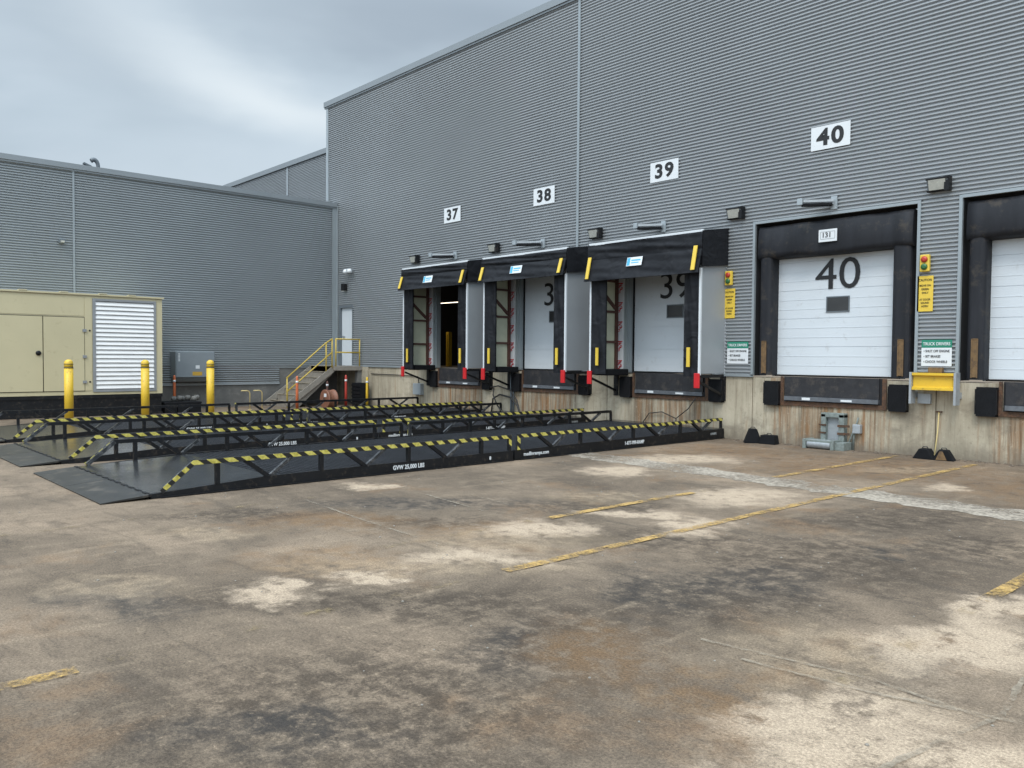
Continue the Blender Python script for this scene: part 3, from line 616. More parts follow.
def make_shelter(c, label, seed, up=0.):
    t = thing('dock_shelter', label, 'dock shelter', (c, 0, 0), 'black canopied dock shelters')
    for s in (-1, 1):
        a0, a1 = sorted((s*HW, s*(HW-.035)))
        b = MB(); b.box(a0, a1, YF+.03, -.03, ZB, ZT-.02); p = b.done('side_panel', M['sidepanel'], t)
        # lining and frame inside
        a0, a1 = sorted((s*(HW-.036), s*(HW-.05))); b = MB(); b.box(a0, a1, YF+.06, -.05, ZB+.02, ZT-.06); b.done('lining', M['innerpanel'], p)
        b = MB(); a0, a1 = sorted((s*(HW-.051), s*(HW-.10)))
        b.box(a0, a1, -.12, -.05, ZB, ZT-.1); b.box(a0, a1, YF+.05, YF+.1, ZB, ZT-.1)
        for zz in (1.95, 2.62, 3.3): b.box(a0, a1, YF+.1, -.12, zz-.025, zz+.025)
        xm = (a0+a1)/2; b.beam((xm, YF+.1, 3.22), (xm, -.13, 2.7), .04, .07); b.done('frame', M['brown_post'], p)
        a0, a1 = sorted((s*(HW+.012), s*(HW-.03))); b = MB(); b.box(a0, a1, YF-.012, YF+.03, ZB-.03, 3.34+up*.7); b.done('edge_trim', M['white'], t)
        # front curtain
        x0, x1 = sorted((s*(HW-.03), s*(HW-(.38 if s > 0 else .45))))
        b = MB(); curtain(b, x0, x1, YF, ZB-.06, 3.5, seed+s); curtain(b, x0, x1, YF+.035, ZB-.06, 3.5, seed+s)
        b.box(x0, x1, YF+.015, YF+.02, ZB-.06, 3.5); b.done('side_curtain', M['fabric'], t)
        xs_ = s*(HW-.24); b = MB(); b.box(xs_-.036, xs_+.036, YF-.05, YF-.028, ZB+.13, ZB+.51); b.done('guide_strip', M['stripe_yellow'], t)
        # bottom bracket: arm, diagonal strut, wall plate, red reflector
        b = MB(); xb = s*(HW-.03); b.beam((xb, YF, ZB-.05), (xb, -.01, ZB-.05), .06, .06); b.beam((xb, YF+.04, ZB-.16), (xb, -.03, .86), .035, .045)
        b.box(xb-.06, xb+.06, -.035, 0, .75, ZB-.03); br = b.done('bracket', M['black'], t)
        b = MB(); b.box(xb-.06, xb+.06, YF-.06, YF-.02, 1.02, 1.31); b.done('reflector', M['red'], br, bevel=.01)
    b = MB(); b.box(-HW+.04, HW-.04, YF+.05, -.05, ZB-.06, ZB+.02)
    b.bm.clear(); b.box(-HW+.04, -HW+.40, YF+.12, -.03, ZB-.09, ZB+.05); b.done('floor_flap', M['rubber'], t, bevel=.02)
    # canopy: curved top, front drape, flap
    b = MB(); xo = HW+.05
    b.prism([(YF+.02, ZT), (-.02, ZT+.13), (-.02, ZT+.16), (YF+.02, ZT+.03)], 'x', -xo, xo); b.done('canopy_top', M['fabric'], t)
    b = MB(); b.box(-xo, xo-.0, YF-.02, YF+.02, ZT-.005, ZT+.045); b.done('top_trim', M['white'], t)
    b = MB(); curtain(b, -xo, xo, lambda u, v: YF-.03-.02*math.sin(v*3), 3.66+up*.6, ZT-.0, seed+11, .014); curtain(b, -xo, xo, YF+.0, 3.66+up*.6, ZT-.0, seed+11, .002)
    b.box(-xo, xo, YF+.0, YF+.02, 3.4+up, ZT-.01); b.done('head_curtain', M['fabric'], t)
    b = MB(); curtain(b, -xo, xo, lambda u, v: YF-.06-.11*(1-v)+.0, 3.24+up, 3.70+up*.6, seed+21, .010); curtain(b, -xo, xo, lambda u, v: YF-.03-.11*(1-v), 3.24+up, 3.70+up*.6, seed+21, .002); fl = b.done('head_flap', M['fabric'], t)
    for s in (-1, 1):
        xs_ = s*(HW-.06); b = MB(); b.beam((xs_, YF-.095, 3.76+up*.3), (xs_, YF-.20, 3.29+up), .02, .085, up=(1, 0, 0)); b.done('guide_strip', M['stripe_yellow'], t)
        a0, a1 = sorted((s*(xo+.004), s*(xo-.02))); b = MB(); b.prism([(YF-.02, 3.36+up*.7), (-.03, 3.45+up*.7), (-.03, ZT+.14), (YF-.02, ZT+.02)], 'x', a0, a1); b.done('canopy_side', M['fabric'], t)
    b = MB(); b.beam((-.08, YF-.115, 3.66), (-.08, YF-.155, 3.50), .40, .012, up=(0, 1, 0)); b.bm.clear()
    xl = -.12; b.prism([(YF-.098, 3.67+up*.5), (YF-.143, 3.49+up*.5), (YF-.138, 3.487+up*.5), (YF-.093, 3.67+up*.5)], 'x', xl-.2, xl+.2); dc = b.done('maker_label', M['signwhite'], t)
    b = MB(); b.prism([(YF-.104, 3.66+up*.5), (YF-.141, 3.50+up*.5), (YF-.138, 3.50+up*.5), (YF-.101, 3.66+up*.5)], 'x', xl-.19, xl-.11)
    b.prism([(YF-.1135, 3.62+up*.5), (YF-.1205, 3.59+up*.5), (YF-.118, 3.59+up*.5), (YF-.111, 3.62+up*.5)], 'x', xl-.08, xl+.16); b.prism([(YF-.127, 3.565+up*.5), (YF-.132, 3.545+up*.5), (YF-.129, 3.545+up*.5), (YF-.124, 3.565+up*.5)], 'x', xl-.08, xl+.12); b.done('print', M['decal'], dc)
    return t
make_shelter(C39, 'black canopy shelter with yellow corner strips around door 39', 3)
make_shelter(C38, 'middle black canopy shelter around door 38', 31, .20)
make_shelter(C37, 'leftmost black canopy shelter around the open dock', 57, .20)

# ------------------------------------------------------------------ recessed seals on 40, 41
def roundpad(b, x0, x1, y0, y1, z0, z1, r=.08):
    pts = [(x0, y1), (x0, y0+r)]+[(x0+r-r*math.cos(a), y0+r-r*math.sin(a)) for a in (.4, .8, 1.2)]+[(x0+r, y0), (x1-r, y0)]+[(x1-r+r*math.sin(a), y0+r-r*math.cos(a)) for a in (.4, .8, 1.2)]+[(x1, y0+r), (x1, y1)]
    b.prism(pts, 'z', z0, z1)
def seal(c, label, plate):
    t = thing('dock_seal', label, 'dock seal', (c, 0, 0), 'black foam dock seals')
    for s in (-1, 1):
        x0, x1 = sorted((s*(1.10 if s > 0 else 1.16), s*1.42)); b = MB(); roundpad(b, x0, x1, -.015, .30, BASE+.02, 3.56); b.done('side_pad', M['fabric_worn'], t)
        x0, x1 = sorted((s*1.24, s*1.325)); b = MB(); b.box(x0, x1, -.035, -.018, 1.33, 1.93); g_ = b.done('guide_strip', M['old_yellow'], t)
        b = MB(); b.box(x0-.008, x0+.01, -.042, -.03, 1.32, 1.94); b.box(x1-.01, x1+.008, -.042, -.03, 1.32, 1.94); b.box(x0, x1, -.042, -.03, 1.93, 1.945); b.done('frame', M['stripe_yellow'] if False else M['old_yellow'], g_)
    b = MB(); n = 18; prof = [(.30, 4.12), (.02, 4.12), (-.02, 4.05), (-.045, 3.8), (-.05, 3.6), (-.03, 3.53), (.02, 3.5), (.30, 3.5)]
    rows = []
    for i in range(n+1):
        u = i/n; x_ = -1.44+2.88*u; k = .018*math.sin(u*17)+.012*math.sin(u*31+1); e_ = 1-abs(2*u-1)**8
        rows.append([b._v(x_, y+(k*e_ if 0 < j < 6 else 0), z+(.02*math.sin(u*9)*e_ if j in (4, 5, 6) else 0)) for j, (y, z) in enumerate(prof)])
    for A, B in zip(rows, rows[1:]):
        for j in range(len(prof)-1):
            f = b.bm.faces.new((A[j], B[j], B[j+1], A[j+1])); f.smooth = True
    b.bm.faces.new(rows[0]); b.bm.faces.new(rows[-1][::-1]); b.done('head_pad', M['fabric_worn'], t)
    if plate:
        b = MB(); b.box(-.19, .15, -.085, -.070, 3.71, 3.93); p = b.done('number_plate', M['signwhite'], t)
        text('lettering', '131', .125, (-.04, -.088, 3.825), M['ink'], p, bold=.002)
        b = MB(); b.box(-.15, .11, -.0875, -.086, 3.885, 3.892); b.box(-.15, .11, -.0875, -.086, 3.755, 3.762); b.box(-.157, -.15, -.0875, -.086, 3.76, 3.888); b.box(.11, .117, -.0875, -.086, 3.76, 3.888); b.done('border', M['louver_frame'], p)
    return t
seal(C40, 'black foam seal with white plate 131 around door 40', True)
seal(C41, 'black foam seal around the dock at the right photo edge', False)

# ------------------------------------------------------------------ levelers and bumpers
lev_lab = {C37: 'dark dock leveler lip under the open leftmost dock', C38: 'dark dock leveler lip under door 38', C39: 'dark dock leveler lip under door 39', C40: 'dark dock leveler lip in rusty frame under door 40', C41: 'dark dock leveler lip at the right photo edge'}
for c in (C37, C38, C39, C40, C41):
    t = thing('dock_leveler', lev_lab[c], 'dock leveler', (c+.06, 0, .78), 'dock levelers under the doors')
    b = MB(); b.box(-.88, .88, -.045, -.006, .13, .49); b.done('lip_plate', M['darkgrey'], t)
    b = MB(); b.box(-.88, .88, -.075, -.006, .05, .125); e_ = b.done('lip_edge', M['lipedge'], t)
    b = MB(); b.box(-.52, -.36, -.079, -.0755, .065, .11); b.done('label', M['signwhite'], e_); b = MB(); b.box(.22, .42, -.079, -.0755, .065, .1); b.done('label', M['signwhite'], e_)
    b = MB(); b.box(-.98, 1.0, -.03, -.003, -.05, .03); b.box(-.98, -.93, -.03, -.003, .031, .49); b.box(.93, 1.0, -.03, -.003, .031, .49); b.done('pit_frame', M['rust'], t)
    b = MB(); b.box(-.92, .92, -.006, -.0035, .03, .49); b.done('pit_gap', M['pit'], t)  # thin dark sheet painting the shadow at both sides of the lip
bm0 = None
blab = {(C37,-1): 'left', (C37,1): 'right'}
for c, nm in ((C37, 'the open leftmost dock'), (C38, 'door 38'), (C39, 'door 39'), (C40, 'door 40'), (C41, 'the dock at the right photo edge')):
    for s, sd in ((-1, 'left'), (1, 'right')):
        if c == C41 and s > 0: continue
        lab = 'black rubber bumper on the %s below %s' % (sd, nm); loc = (c+(1.27 if s > 0 else -1.08), 0, .72)
        if bm0 is None:
            bm0 = thing('dock_bumper', lab, 'dock bumper', loc, 'rubber bumpers below the dock doors')
            b = MB()
            for k in range(7): b.box(-.14+k*.0402, -.14+k*.0402+.039, -.10, -.012, .0, .46)
            b.done('rubber_block', M['rubber'], bm0)
            b = MB(); b.box(-.158, -.143, -.105, -.002, .03, .43); b.box(.143, .158, -.105, -.002, .03, .43); b.box(-.158, .158, -.012, -.002, .0, .46); b.done('angle_iron', M['black'], bm0)
        else: copy_thing(bm0, loc, lab)

# ------------------------------------------------------------------ number signs
for n_, x_, z_ in (('37', -18.14, 5.545), ('38', -14.49, 5.555), ('39', -10.84, 5.575), ('40', -7.16, 5.59)):
    t = thing('number_sign', 'white wall sign with bold black number %s' % n_, 'sign', (x_, -.03, z_), 'white dock number signs on the siding')
    b = MB(); b.box(-.365, .365, -.014, 0, -.21, .21); b.done('panel', M['signwhite'], t)
    text('lettering', n_, .40, (0, -.017, -.005), M['ink'], t, bold=.014, sx=1.15, spacing=1.17)

# ------------------------------------------------------------------ flood lights and swing arms
fl0 = None
for x_, nm in ((-19.86, 'left of the leftmost shelter canopy'), (-16.3, 'between the leftmost and middle shelters'), (-12.74, 'between the middle and right shelters'), (-9.05, 'between shelter 39 and door 40'), (-5.28, 'right of door 40')):
    lab = 'dark floodlight on the wall '+nm
    if fl0 is None:
        fl0 = thing('flood_light', lab, 'flood light', (x_, -.03, 4.44), 'floodlights above the docks')
        b = MB(); b.prism([(0, -.12), (0, .13), (-.12, .13), (-.17, .11), (-.09, -.12)], 'x', -.18, .18); b.done('housing', M['greylabel'], fl0, bevel=.01)
        b = MB(); b.prism([(-.172, .085), (-.164, .085), (-.10, -.10), (-.108, -.10)], 'x', -.15, .14); b.done('lens', M['lens'], fl0)
        b = MB(); b.prism([(-.174, .115), (-.172, .088), (-.10, .088), (-.10, .14)], 'x', -.19, .19); b.prism([(-.112, -.102), (-.09, -.125), (-.02, -.125), (-.04, -.102)], 'x', -.19, .19); b.done('visor', M['black'], fl0)
        b = MB(); b.box(.12, .2, -.15, 0, -.13, .14); b.done('bracket', M['black'], fl0); fl0.scale = (.9, .9, .85)
    else: copy_thing(fl0, (x_, -.03, 4.44), lab)
ar0 = None
for x_, nm in ((-17.80, 'above the leftmost shelter'), (-14.35, 'above the middle shelter'), (-10.83, 'above the right shelter'), (-7.06, 'above door 40')):
    lab = 'folding dock lamp arm on the wall '+nm
    if ar0 is None:
        ar0 = thing('dock_lamp_arm', lab, 'lamp arm', (x_, -.03, 4.40), 'folding dock lamp arms')
        b = MB(); b.box(-.055, .055, -.03, 0, -.14, .13); b.done('wall_plate', M['light_trim'], ar0)
        b = MB(); b.beam((0, -.05, .03), (-.42, -.34, .03), .09, .05); b.beam((0, -.05, -.02), (-.42, -.34, -.02), .04, .04); b.done('arm', M['galv'], ar0)
        b = MB(); b.box(-.5, -.4, -.42, -.31, -.05, .09); b.done('lamp_head', M['light_trim'], ar0, bevel=.01)
        b = MB(); b.beam((-.02, -.06, -.045), (-.44, -.35, -.045), .12, .05); b.done('tray', M['rubber'], ar0)
    else:
        a_ = copy_thing(ar0, (x_, -.03, 4.40), lab)
        if x_ == -14.35: a_.location.x = -14.5
        else: a_.scale = (1, 1, .85)
    if x_ == -17.80: ar0.scale = (1.2, 1.2, .8); ar0.location.x = -17.98

# ------------------------------------------------------------------ driver signs, yellow signs, signal lights
for x_, nm in ((-8.985, 'between shelter 39 and door 40'), (-5.27, 'above the yellow guard beam')):
    t = thing('driver_sign', 'green and white truck drivers sign '+nm, 'sign', (x_, -.03, 1.50), 'truck driver signs')
    b = MB(); b.box(-.235, .235, -.010, 0, 0, .30); b.done('panel', M['signwhite'], t)
    b = MB(); b.box(-.235, .235, -.010, 0, .302, .43); gh = b.done('header', M['green'], t)
    text('lettering', 'TRUCK DRIVERS', .072, (0, -.013, .362), M['signwhite'], gh, bold=.0008, sx=.80)
    for i, s_ in enumerate(('\u2022 SHUT OFF ENGINE', '\u2022 SET BRAKES', '\u2022 CHOCK WHEELS')):
        text('lettering', s_, .056, (-.20, -.013, .245-i*.087), M['ink'], t, bold=.0004, sx=.80, align='LEFT')
for x_, nm in ((-9.19, 'beside the right shelter'), (-5.47, 'right of door 40')):
    t = thing('caution_sign', 'narrow yellow caution sign on the siding '+nm, 'sign', (x_, -.03, 2.40), 'narrow yellow caution signs')
    b = MB(); b.box(-.125, .125, -.010, 0, 0, .585); b.done('panel', M['stripe_yellow'], t)
    for s_, zz, sz in (('CAUTION', .515, .053), ('MOVE ON', .425, .045), ('GREEN', .365, .045), ('ONLY', .305, .045), ('AT DOOR', .195, .043), ('SOUND', .14, .043), ('HORN', .085, .043)):
        text('lettering', s_, sz, (0, -.013, zz), M['ink'], t, bold=.0002, sx=.88)
    t = thing('signal_light', 'small yellow two lamp signal light '+nm, 'signal light', (x_, -.03, 3.05), 'two lamp signal lights')
    b = MB(); b.box(-.075, .075, -.07, 0, 0, .28); b.done('housing', M['stripe_yellow'], t, bevel=.015)
    for zz, m_, n_ in ((.20, 'red_lamp', 'red_lens'), (.08, 'green_lamp', 'green_lens')):
        b = MB(); b.lathe((0, -.071, zz), [(.052, 0), (.050, -.02), (.02, -.03)], 18, axis='y'); ll = b.done(n_, M[m_], t)

# ------------------------------------------------------------------ yellow guard beam between 40 and 41
t = thing('guard_beam', 'yellow steel guard beam on grey brackets below the driver sign', 'guard', (-5.24, 0, .88))
b = MB(); b.prism([(-.14, .23), (-.26, .23), (-.26, .27), (-.205, .285), (-.205, .455), (-.26, .47), (-.26, .51), (-.14, .51)], 'x', -.32, .32); b.done('beam', M['yellow'], t)
for s in (-1, 1):
    b = MB(); x0, x1 = sorted((s*.325, s*.36)); b.box(x0, x1, -.27, -.09, 0, .52); b.box(x0, x1, -.09, -.002, .1, .2); b.done('bracket', M['galv'], t)
b = MB(); b.box(-.12, .1, -.14, -.05, .512, .60); b.done('worn_cap', M['old_yellow'], t, bevel=.01)
b = MB(); b.box(-.3, -.1, -.06, -.002, .0, .16); b.done('conduit_box', M['galv'], t)

# ------------------------------------------------------------------ yard ramps
ZR = .385
def bz(y):   # top of the side beam
    if y < -9.7: return .055+(.135-.055)*(y+11.1)/1.4
    return .135+.06*(y+9.7)/9.7
def rz(y): return ZR-.02+.02*(y+11)/11
def make_ramp(x0, label):
    t = thing('yard_ramp', label, 'yard ramp', (x0, 0, 0), 'black steel yard ramps on the paving'); Wd = 2.93
    b = MB(); b.prism([(-11.62, .004), (-11.62, .014), (-11.13, .055), (-11.13, .03)], 'x', -Wd-.02, -Wd/2-.004); b.prism([(-11.62, .004), (-11.62, .014), (-11.13, .055), (-11.13, .03)], 'x', -Wd/2+.004, .02); b.done('entrance_plate', M['plate'], t)
    b = MB(); b.tube([(-Wd-.02, -11.115, .045), (.02, -11.115, .045)], .016, 8)
    for k in range(12): b.box(-Wd+k*.25, -Wd+k*.25+.12, -11.135, -11.095, .05, .064)
    b.done('hinge', M['black'], t)
    b = MB(); b.prism([(-11.1, .03), (-11.1, .058), (-9.65, .125), (-9.65, .09)], 'x', -Wd+.04, -.04); b.done('solid_deck', M['deck'], t)
    # open grating: bearing bars and cross bars
    b = MB(); n = 74
    for i in range(n+1):
        x = -Wd+.05+(Wd-.1)*i/n; b.beam((x, -9.64, .105), (x, -.02, .165), .006, .03)
    yy = -9.6
    while yy < -.05:
        z = .12+.06*(yy+9.65)/9.65; b.beam((-Wd+.05, yy, z-.004), (-.05, yy, z-.004), .008, .014); yy += .075
    b.done('grating', M['grate'], t)
    b = MB(); b.prism([(-9.64, .03), (-9.64, .035), (-.02, .07), (-.02, .06)], 'x', -Wd+.05, -.05); b.done('pan', M['pit'], t)  # dark sheet standing in for the shade below the open bars
    b = MB(); b.prism([(-.3, .17), (-.3, .187), (-.01, .20), (-.01, .17)], 'x', -Wd+.04, -.04); b.done('landing_plate', M['deck'], t)
    for sx, xo in ((0, -.0), (1, -Wd)):
        out_ = 1 if sx == 0 else -1
        for (ya, yb) in ((-11.1, -5.74), (-5.70, -.03)):
            b = MB(); xa, xb_ = sorted((xo, xo-out_*.04))
            P = [(ya, .003)]
            k = 12; P = [(ya, .003), (yb, .003)]+[(yb+(ya-yb)*i/k, bz(yb+(ya-yb)*i/k)) for i in range(k+1)]
            b.prism(P, 'x', xa, xb_)
            bmn = b.done('side_beam', M['black'], t)
            b = MB(); xa, xb_ = sorted((xo+out_*.002, xo+out_*.028))
            b.prism([(ya+.1, .004), (yb, .004), (yb, .016), (ya+.1, .016)], 'x', xa, xb_); b.done('flange', M['black'], bmn)
        xr = xo-out_*.02; rw = .045
        for sec, (ya, yb, posts, vs, brace) in enumerate(((-10.98, -5.80, (-10.35, -9.01, -7.67, -6.36), (-9.72, -8.36, -7.02), True), (-5.62, -.12, (-4.21, -2.84, -1.46), (-4.88, -3.52, -2.15, -.79), False))):
            hr = thing('handrail', '', '', (0, 0, 0)); del hr['label']; del hr['category']; hr.parent = t; hr.name = 'handrail'
            y1 = ya+.34 if brace else ya
            b = MB(); b.beam((xr, y1, rz(y1)), (xr, yb, rz(yb)), rw, .055); b.done('top_rail', M['black'], hr)
            b = MB(); xt = xo+out_*.006
            if brace: b.beam((xr, ya, bz(ya)+.01), (xr, y1+.02, rz(y1)), rw, .05)
            else: b.beam((xr, ya, bz(ya)), (xr, ya, rz(ya)), rw, .05, up=(0, 1, 0))
            b.done('end_brace', M['strut'], hr)
            b = MB(); b.beam((xt, y1, rz(y1)), (xt, yb+.02, rz(yb)), .008, .052)
            if brace: b.beam((xt, ya-.01, bz(ya)+.01), (xt, y1+.012, rz(y1)), .008, .048)
            else: b.beam((xt, ya, bz(ya)), (xt, ya, rz(ya)+.03), .008, .055, up=(0, 1, 0))
            if sec == 0: b.beam((xt, yb, bz(yb)+.06), (xt, yb, rz(yb)), .008, .05, up=(0, 1, 0))
            b.done('hazard_tape', M['tape'], hr)
            for yp in posts:
                b = MB(); b.beam((xr, yp, bz(yp)), (xr, yp, rz(yp)-.028), .05, .05, up=(0, 1, 0)); b.done('post', M['black'], hr)
            b = MB(); b.beam((xr, yb, bz(yb)), (xr, yb, rz(yb)-.0), .042, .045, up=(0, 1, 0)); b.done('post', M['black'], hr)
            for yv in vs:
                b = MB(); b.beam((xr, yv-.30, rz(yv)-.02), (xr, yv-.01, bz(yv)+.0), .045, .048); b.done('diagonal', M['black'], hr)
                b = MB(); b.beam((xr, yv+.02, bz(yv)+.0), (xr, yv+.31, rz(yv)-.02), .045, .04); b.done('diagonal', M['strut'], hr)
    text('lettering', 'GVW 25,000 LBS', .082, (.004, -7.675, .073), M['signwhite'], t, '+x', bold=.0022, sx=.84, spacing=1.06)
    text('lettering', '8', .07, (.004, -6.2, .075), M['signwhite'], t, '+x', bold=.003, sx=.9)
    text('lettering', 'medlinramps.com', .078, (.004, -5.24, .085), M['signwhite'], t, '+x', bold=.0016, sx=.95, spacing=1.04)
    text('lettering', '1-877-999-RAMP', .085, (.004, -2.83, .095), M['signwhite'], t, '+x', bold=.0022, sx=.86, spacing=1.05)
    text('lettering', 'RAMPS', .06, (.004, -.4, .11), M['galv'], t, '+x', bold=.002, sx=1.1)
    return t
def copy_deep(o, parent=None):
    c = o.copy(); COL.objects.link(c); c.parent = parent
    for ch in list(o.children): copy_deep(ch, c)
    return c
rp = make_ramp(-9.27, 'nearest black yard ramp, with GVW 25,000 LBS lettering in full view')
r2 = copy_deep(rp); r2.location.x = -13.03; r2['label'] = 'middle black yard ramp lying between the other two ramps'
r3 = copy_deep(rp); r3.location.x = -16.72; r3['label'] = 'farthest black yard ramp, beside the yellow bollards'

# ------------------------------------------------------------------ generator
GX, GY0, GY1, GZ0, GZ1 = -22.6, -15.5, -6.38, .55, 3.10
t = thing('generator', 'large tan generator enclosure with white louvers on a black skid', 'generator', (GX, -11, 0)); GO = Vector((-GX, 11, 0))
def gd(b, n, m, par=None, **k): bmesh.ops.translate(b.bm, verts=b.bm.verts, vec=GO); return b.done(n, m, par or t, **k)
b = MB(); b.box(GX-1.7, GX, GY0, -8.1, GZ0, GZ1-.03); b.box(GX-1.7, GX-.25, -8.1, -6.53, GZ0, GZ1-.03); b.box(GX-1.7, GX, -6.535, GY1, GZ0, GZ1-.03); b.box(GX-.25, GX, -8.1, -6.54, GZ1-.1, GZ1-.03); b.box(GX-.25, GX, -8.1, -6.54, GZ0, GZ0+.06); body = gd(b, 'enclosure', M['tan'])
b = MB(); b.box(GX-1.75, GX+.04, GY0, GY1+.04, GZ1-.028, GZ1+.012); gd(b, 'roof', M['tan'])
for yy in (-11.2, -9.65, -8.75, -7.85, -7.15):
    b = MB(); b.box(GX-.12, GX+.05, yy-.09, yy+.09, GZ1+.013, GZ1+.035); gd(b, 'lifting_lug', M['tan'], bevel=.005)
# doors: (y0,y1,z0,z1)
for i, (a, c_) in enumerate(((-11.3, -9.235), (-9.215, -8.30))):
    b = MB(); b.box(GX, GX+.018, a, c_, .66, 2.50); dn = gd(b, 'door', M['tan'])
    b = MB(); b.box(GX+.001, GX+.006, a-.018, c_+.018, .64, 2.52); gd(b, 'door_gap', M['tan_seam'], dn)
    if i == 0:
        b = MB(); b.lathe((GX+.02, -9.33, 1.6), [(.06, 0), (.06, .02), (.02, .03)], 16, axis='x'); gd(b, 'latch', M['black'], dn)
        b = MB(); b.box(GX+.05, GX+.062, -9.39, -9.27, 1.585, 1.61); gd(b, 'handle', M['black'], dn)
    else:
        for zz in (.88, 1.52, 2.18):
            b = MB(); b.box(GX+.019, GX+.04, -8.34, -8.25, zz-.035, zz+.035); gd(b, 'hinge', M['louver_frame'], dn)
b = MB(); b.box(GX, GX+.012, -8.285, -8.12, .66, 3.03); b.box(GX, GX+.008, -11.3, -8.3, 2.545, 3.03); gd(b, 'upper_panel', M['tan'])
for zz in (.88, 2.18):
    b = MB(); b.lathe((GX+.012, -8.17, zz), [(.025, 0), (.02, .012)], 10, axis='x'); gd(b, 'bolt', M['black'])
b = MB(); b.box(GX-.02, GX+.02, -8.10, -8.03, .62, 3.0); b.box(GX-.02, GX+.02, -6.60, -6.54, .62, 3.0); b.box(GX-.02, GX+.02, -8.03, -6.60, 2.94, 3.0); b.box(GX-.02, GX+.02, -8.03, -6.60, .62, .68); lf = gd(b, 'louver_frame', M['louver_frame'])
b = MB(); n = 20
for i in range(n):
    z = .69+(2.93-.69)*i/n; h = (2.93-.69)/n
    b.prism([(GX+.016, z+.006), (GX+.016, z+.02), (GX-.015, z+h*.97), (GX-.03, z+h*.95)], 'y', -8.03, -6.60)
bmesh.ops.recalc_face_normals(b.bm, faces=b.bm.faces); gd(b, 'louver_slats', M['louver'], lf)
b = MB(); b.box(GX-.2, GX-.1, -8.05, -6.58, .65, 2.98); gd(b, 'louver_backing', M['greylabel'], lf)
b = MB(); b.box(GX-1.65, GX-.02, GY0, GY1-.02, 0, .50); b.box(GX-.06, GX+.0, GY0, GY1-.0, .0, .06); b.box(GX-.06, GX+.0, GY0, GY1, .46, .545); gd(b, 'skid', M['black'])

b = MB()
for k in range(3): b.box(0, .9, k*.33, k*.33+.3, 0, .24)
b.box(.0, .9, -.02, .98, .242, .29)
o = b.done('black_pallet', M['rubber'], loc=(-23.5, -6.3, 0)); tag(o, 'low black pallet beside the generator skid', 'pallet')
b = MB()
for k in range(6): b.lathe((.1*math.sin(k*2), k*.13, .07+.02*(k%2)), [(.05, -.07), (.09, 0), (.06, .07)], 7)
o = b.done('sandbag', M['foundation'], loc=(-23.1, -5.9, .29), smooth=True); tag(o, 'small grey sandbag lying on the black pallet', 'sandbag')

# bollards
bl0 = None
for (y_, nm) in ((-9.0, 'leftmost yellow bollard, in front of the generator doors'), (-7.28, 'middle yellow bollard, in front of the white louvers'), (-5.64, 'rightmost yellow bollard, beside the grey wall cabinet')):
    if bl0 is None:
        bl0 = thing('bollard', nm, 'bollard', (-21.2, y_, 0), 'yellow bollards protecting the generator')
        b = MB(); b.lathe((0,0,0), [(.097,0), (.097,1.25)], 24); b.done('sleeve', M['yellow'], bl0)
        b = MB(); b.lathe((0,0,0), [(.101,1.25), (.101,1.27)], 24); b.lathe((0,0,0), [(.101,1.34), (.101,1.355)], 24); b.done('band', M['tan_seam'], bl0)
        b = MB(); b.lathe((0,0,0), [(.096,1.27), (.096,1.34), (.096,1.355), (.09,1.40), (.07,1.43), (.04,1.45), (.0005,1.455)], 24); b.done('dome_cap', M['yellow'], bl0)
    else: copy_thing(bl0, (-21.2, y_, 0), nm)

# grey cabinet on the wing wall
M['cabinet'] = mat('cabinet_grey', (.235, .265, .285), .45, .1, .06, 3)
t = thing('wall_cabinet', 'grey electrical cabinet with orange label on the wing wall', 'cabinet', (LX+.03, -4.9, 1.28))
b = MB(); b.box(0, .42, -.62, .52, -.36, .40); b.done('body', M['cabinet'], t, bevel=.01)
b = MB(); b.box(.421, .44, -.60, .50, -.34, .38); dr = b.done('door', M['cabinet'], t)
b = MB(); b.prism([(0, -.48), (.30, -.48), (.42, -.37), (0, -.37)], 'y', -.6, .5); b.done('skirt', M['cabinet'], t)
b = MB(); b.box(.441, .444, -.14, .14, -.30, -.19); b.done('warning_label', mat('label_orange', (.55, .33, .05), .5), dr)
b = MB(); b.box(.441, .444, -.05, .07, -.1, .0); b.done('sticker', M['signwhite'], dr)
b = MB()
for k in range(6): b.box(.441, .444, -.55, -.50, .12+k*.04, .145+k*.04)
b.done('sticker', M['signwhite'], dr)

# ------------------------------------------------------------------ stairs at the corner
t = thing('corner_stairs', 'concrete stairs and landing with yellow handrail at the corner door', 'stairs', (-23.6, -1.05, 0)); SO = Vector((23.6, 1.05, 0))
def sd(b, n, m, **k): bmesh.ops.translate(b.bm, verts=b.bm.verts, vec=SO); return b.done(n, m, t, **k)
b = MB(); b.box(-24.42, -22.78, -1.05, -.03, 1.13, 1.262); sd(b, 'landing', M['cement'])
b = MB(); n = 7; y = -1.052; z = 1.26; dy, dz = .235, 1.262/7; P = [(y, 1.255)]
for i in range(1, n): P += [(y-(i-1)*dy, z-i*dz), (y-i*dy, z-i*dz)]
P += [(y-(n-1)*dy, 0), (y-(n-1)*dy+.25, 0), (-1.052, 1.0)]
P = [P[0]]+P[1:]; b.prism(P, 'x', -24.3, -22.95); sd(b, 'flight', M['cement'])
for xx in (-22.9, -24.33):
    b = MB(); b.beam((xx, -1.06, 1.16), (xx, -2.62, .06), .04, .17); sd(b, 'stringer', M['cement'])
b = MB(); r_ = .022
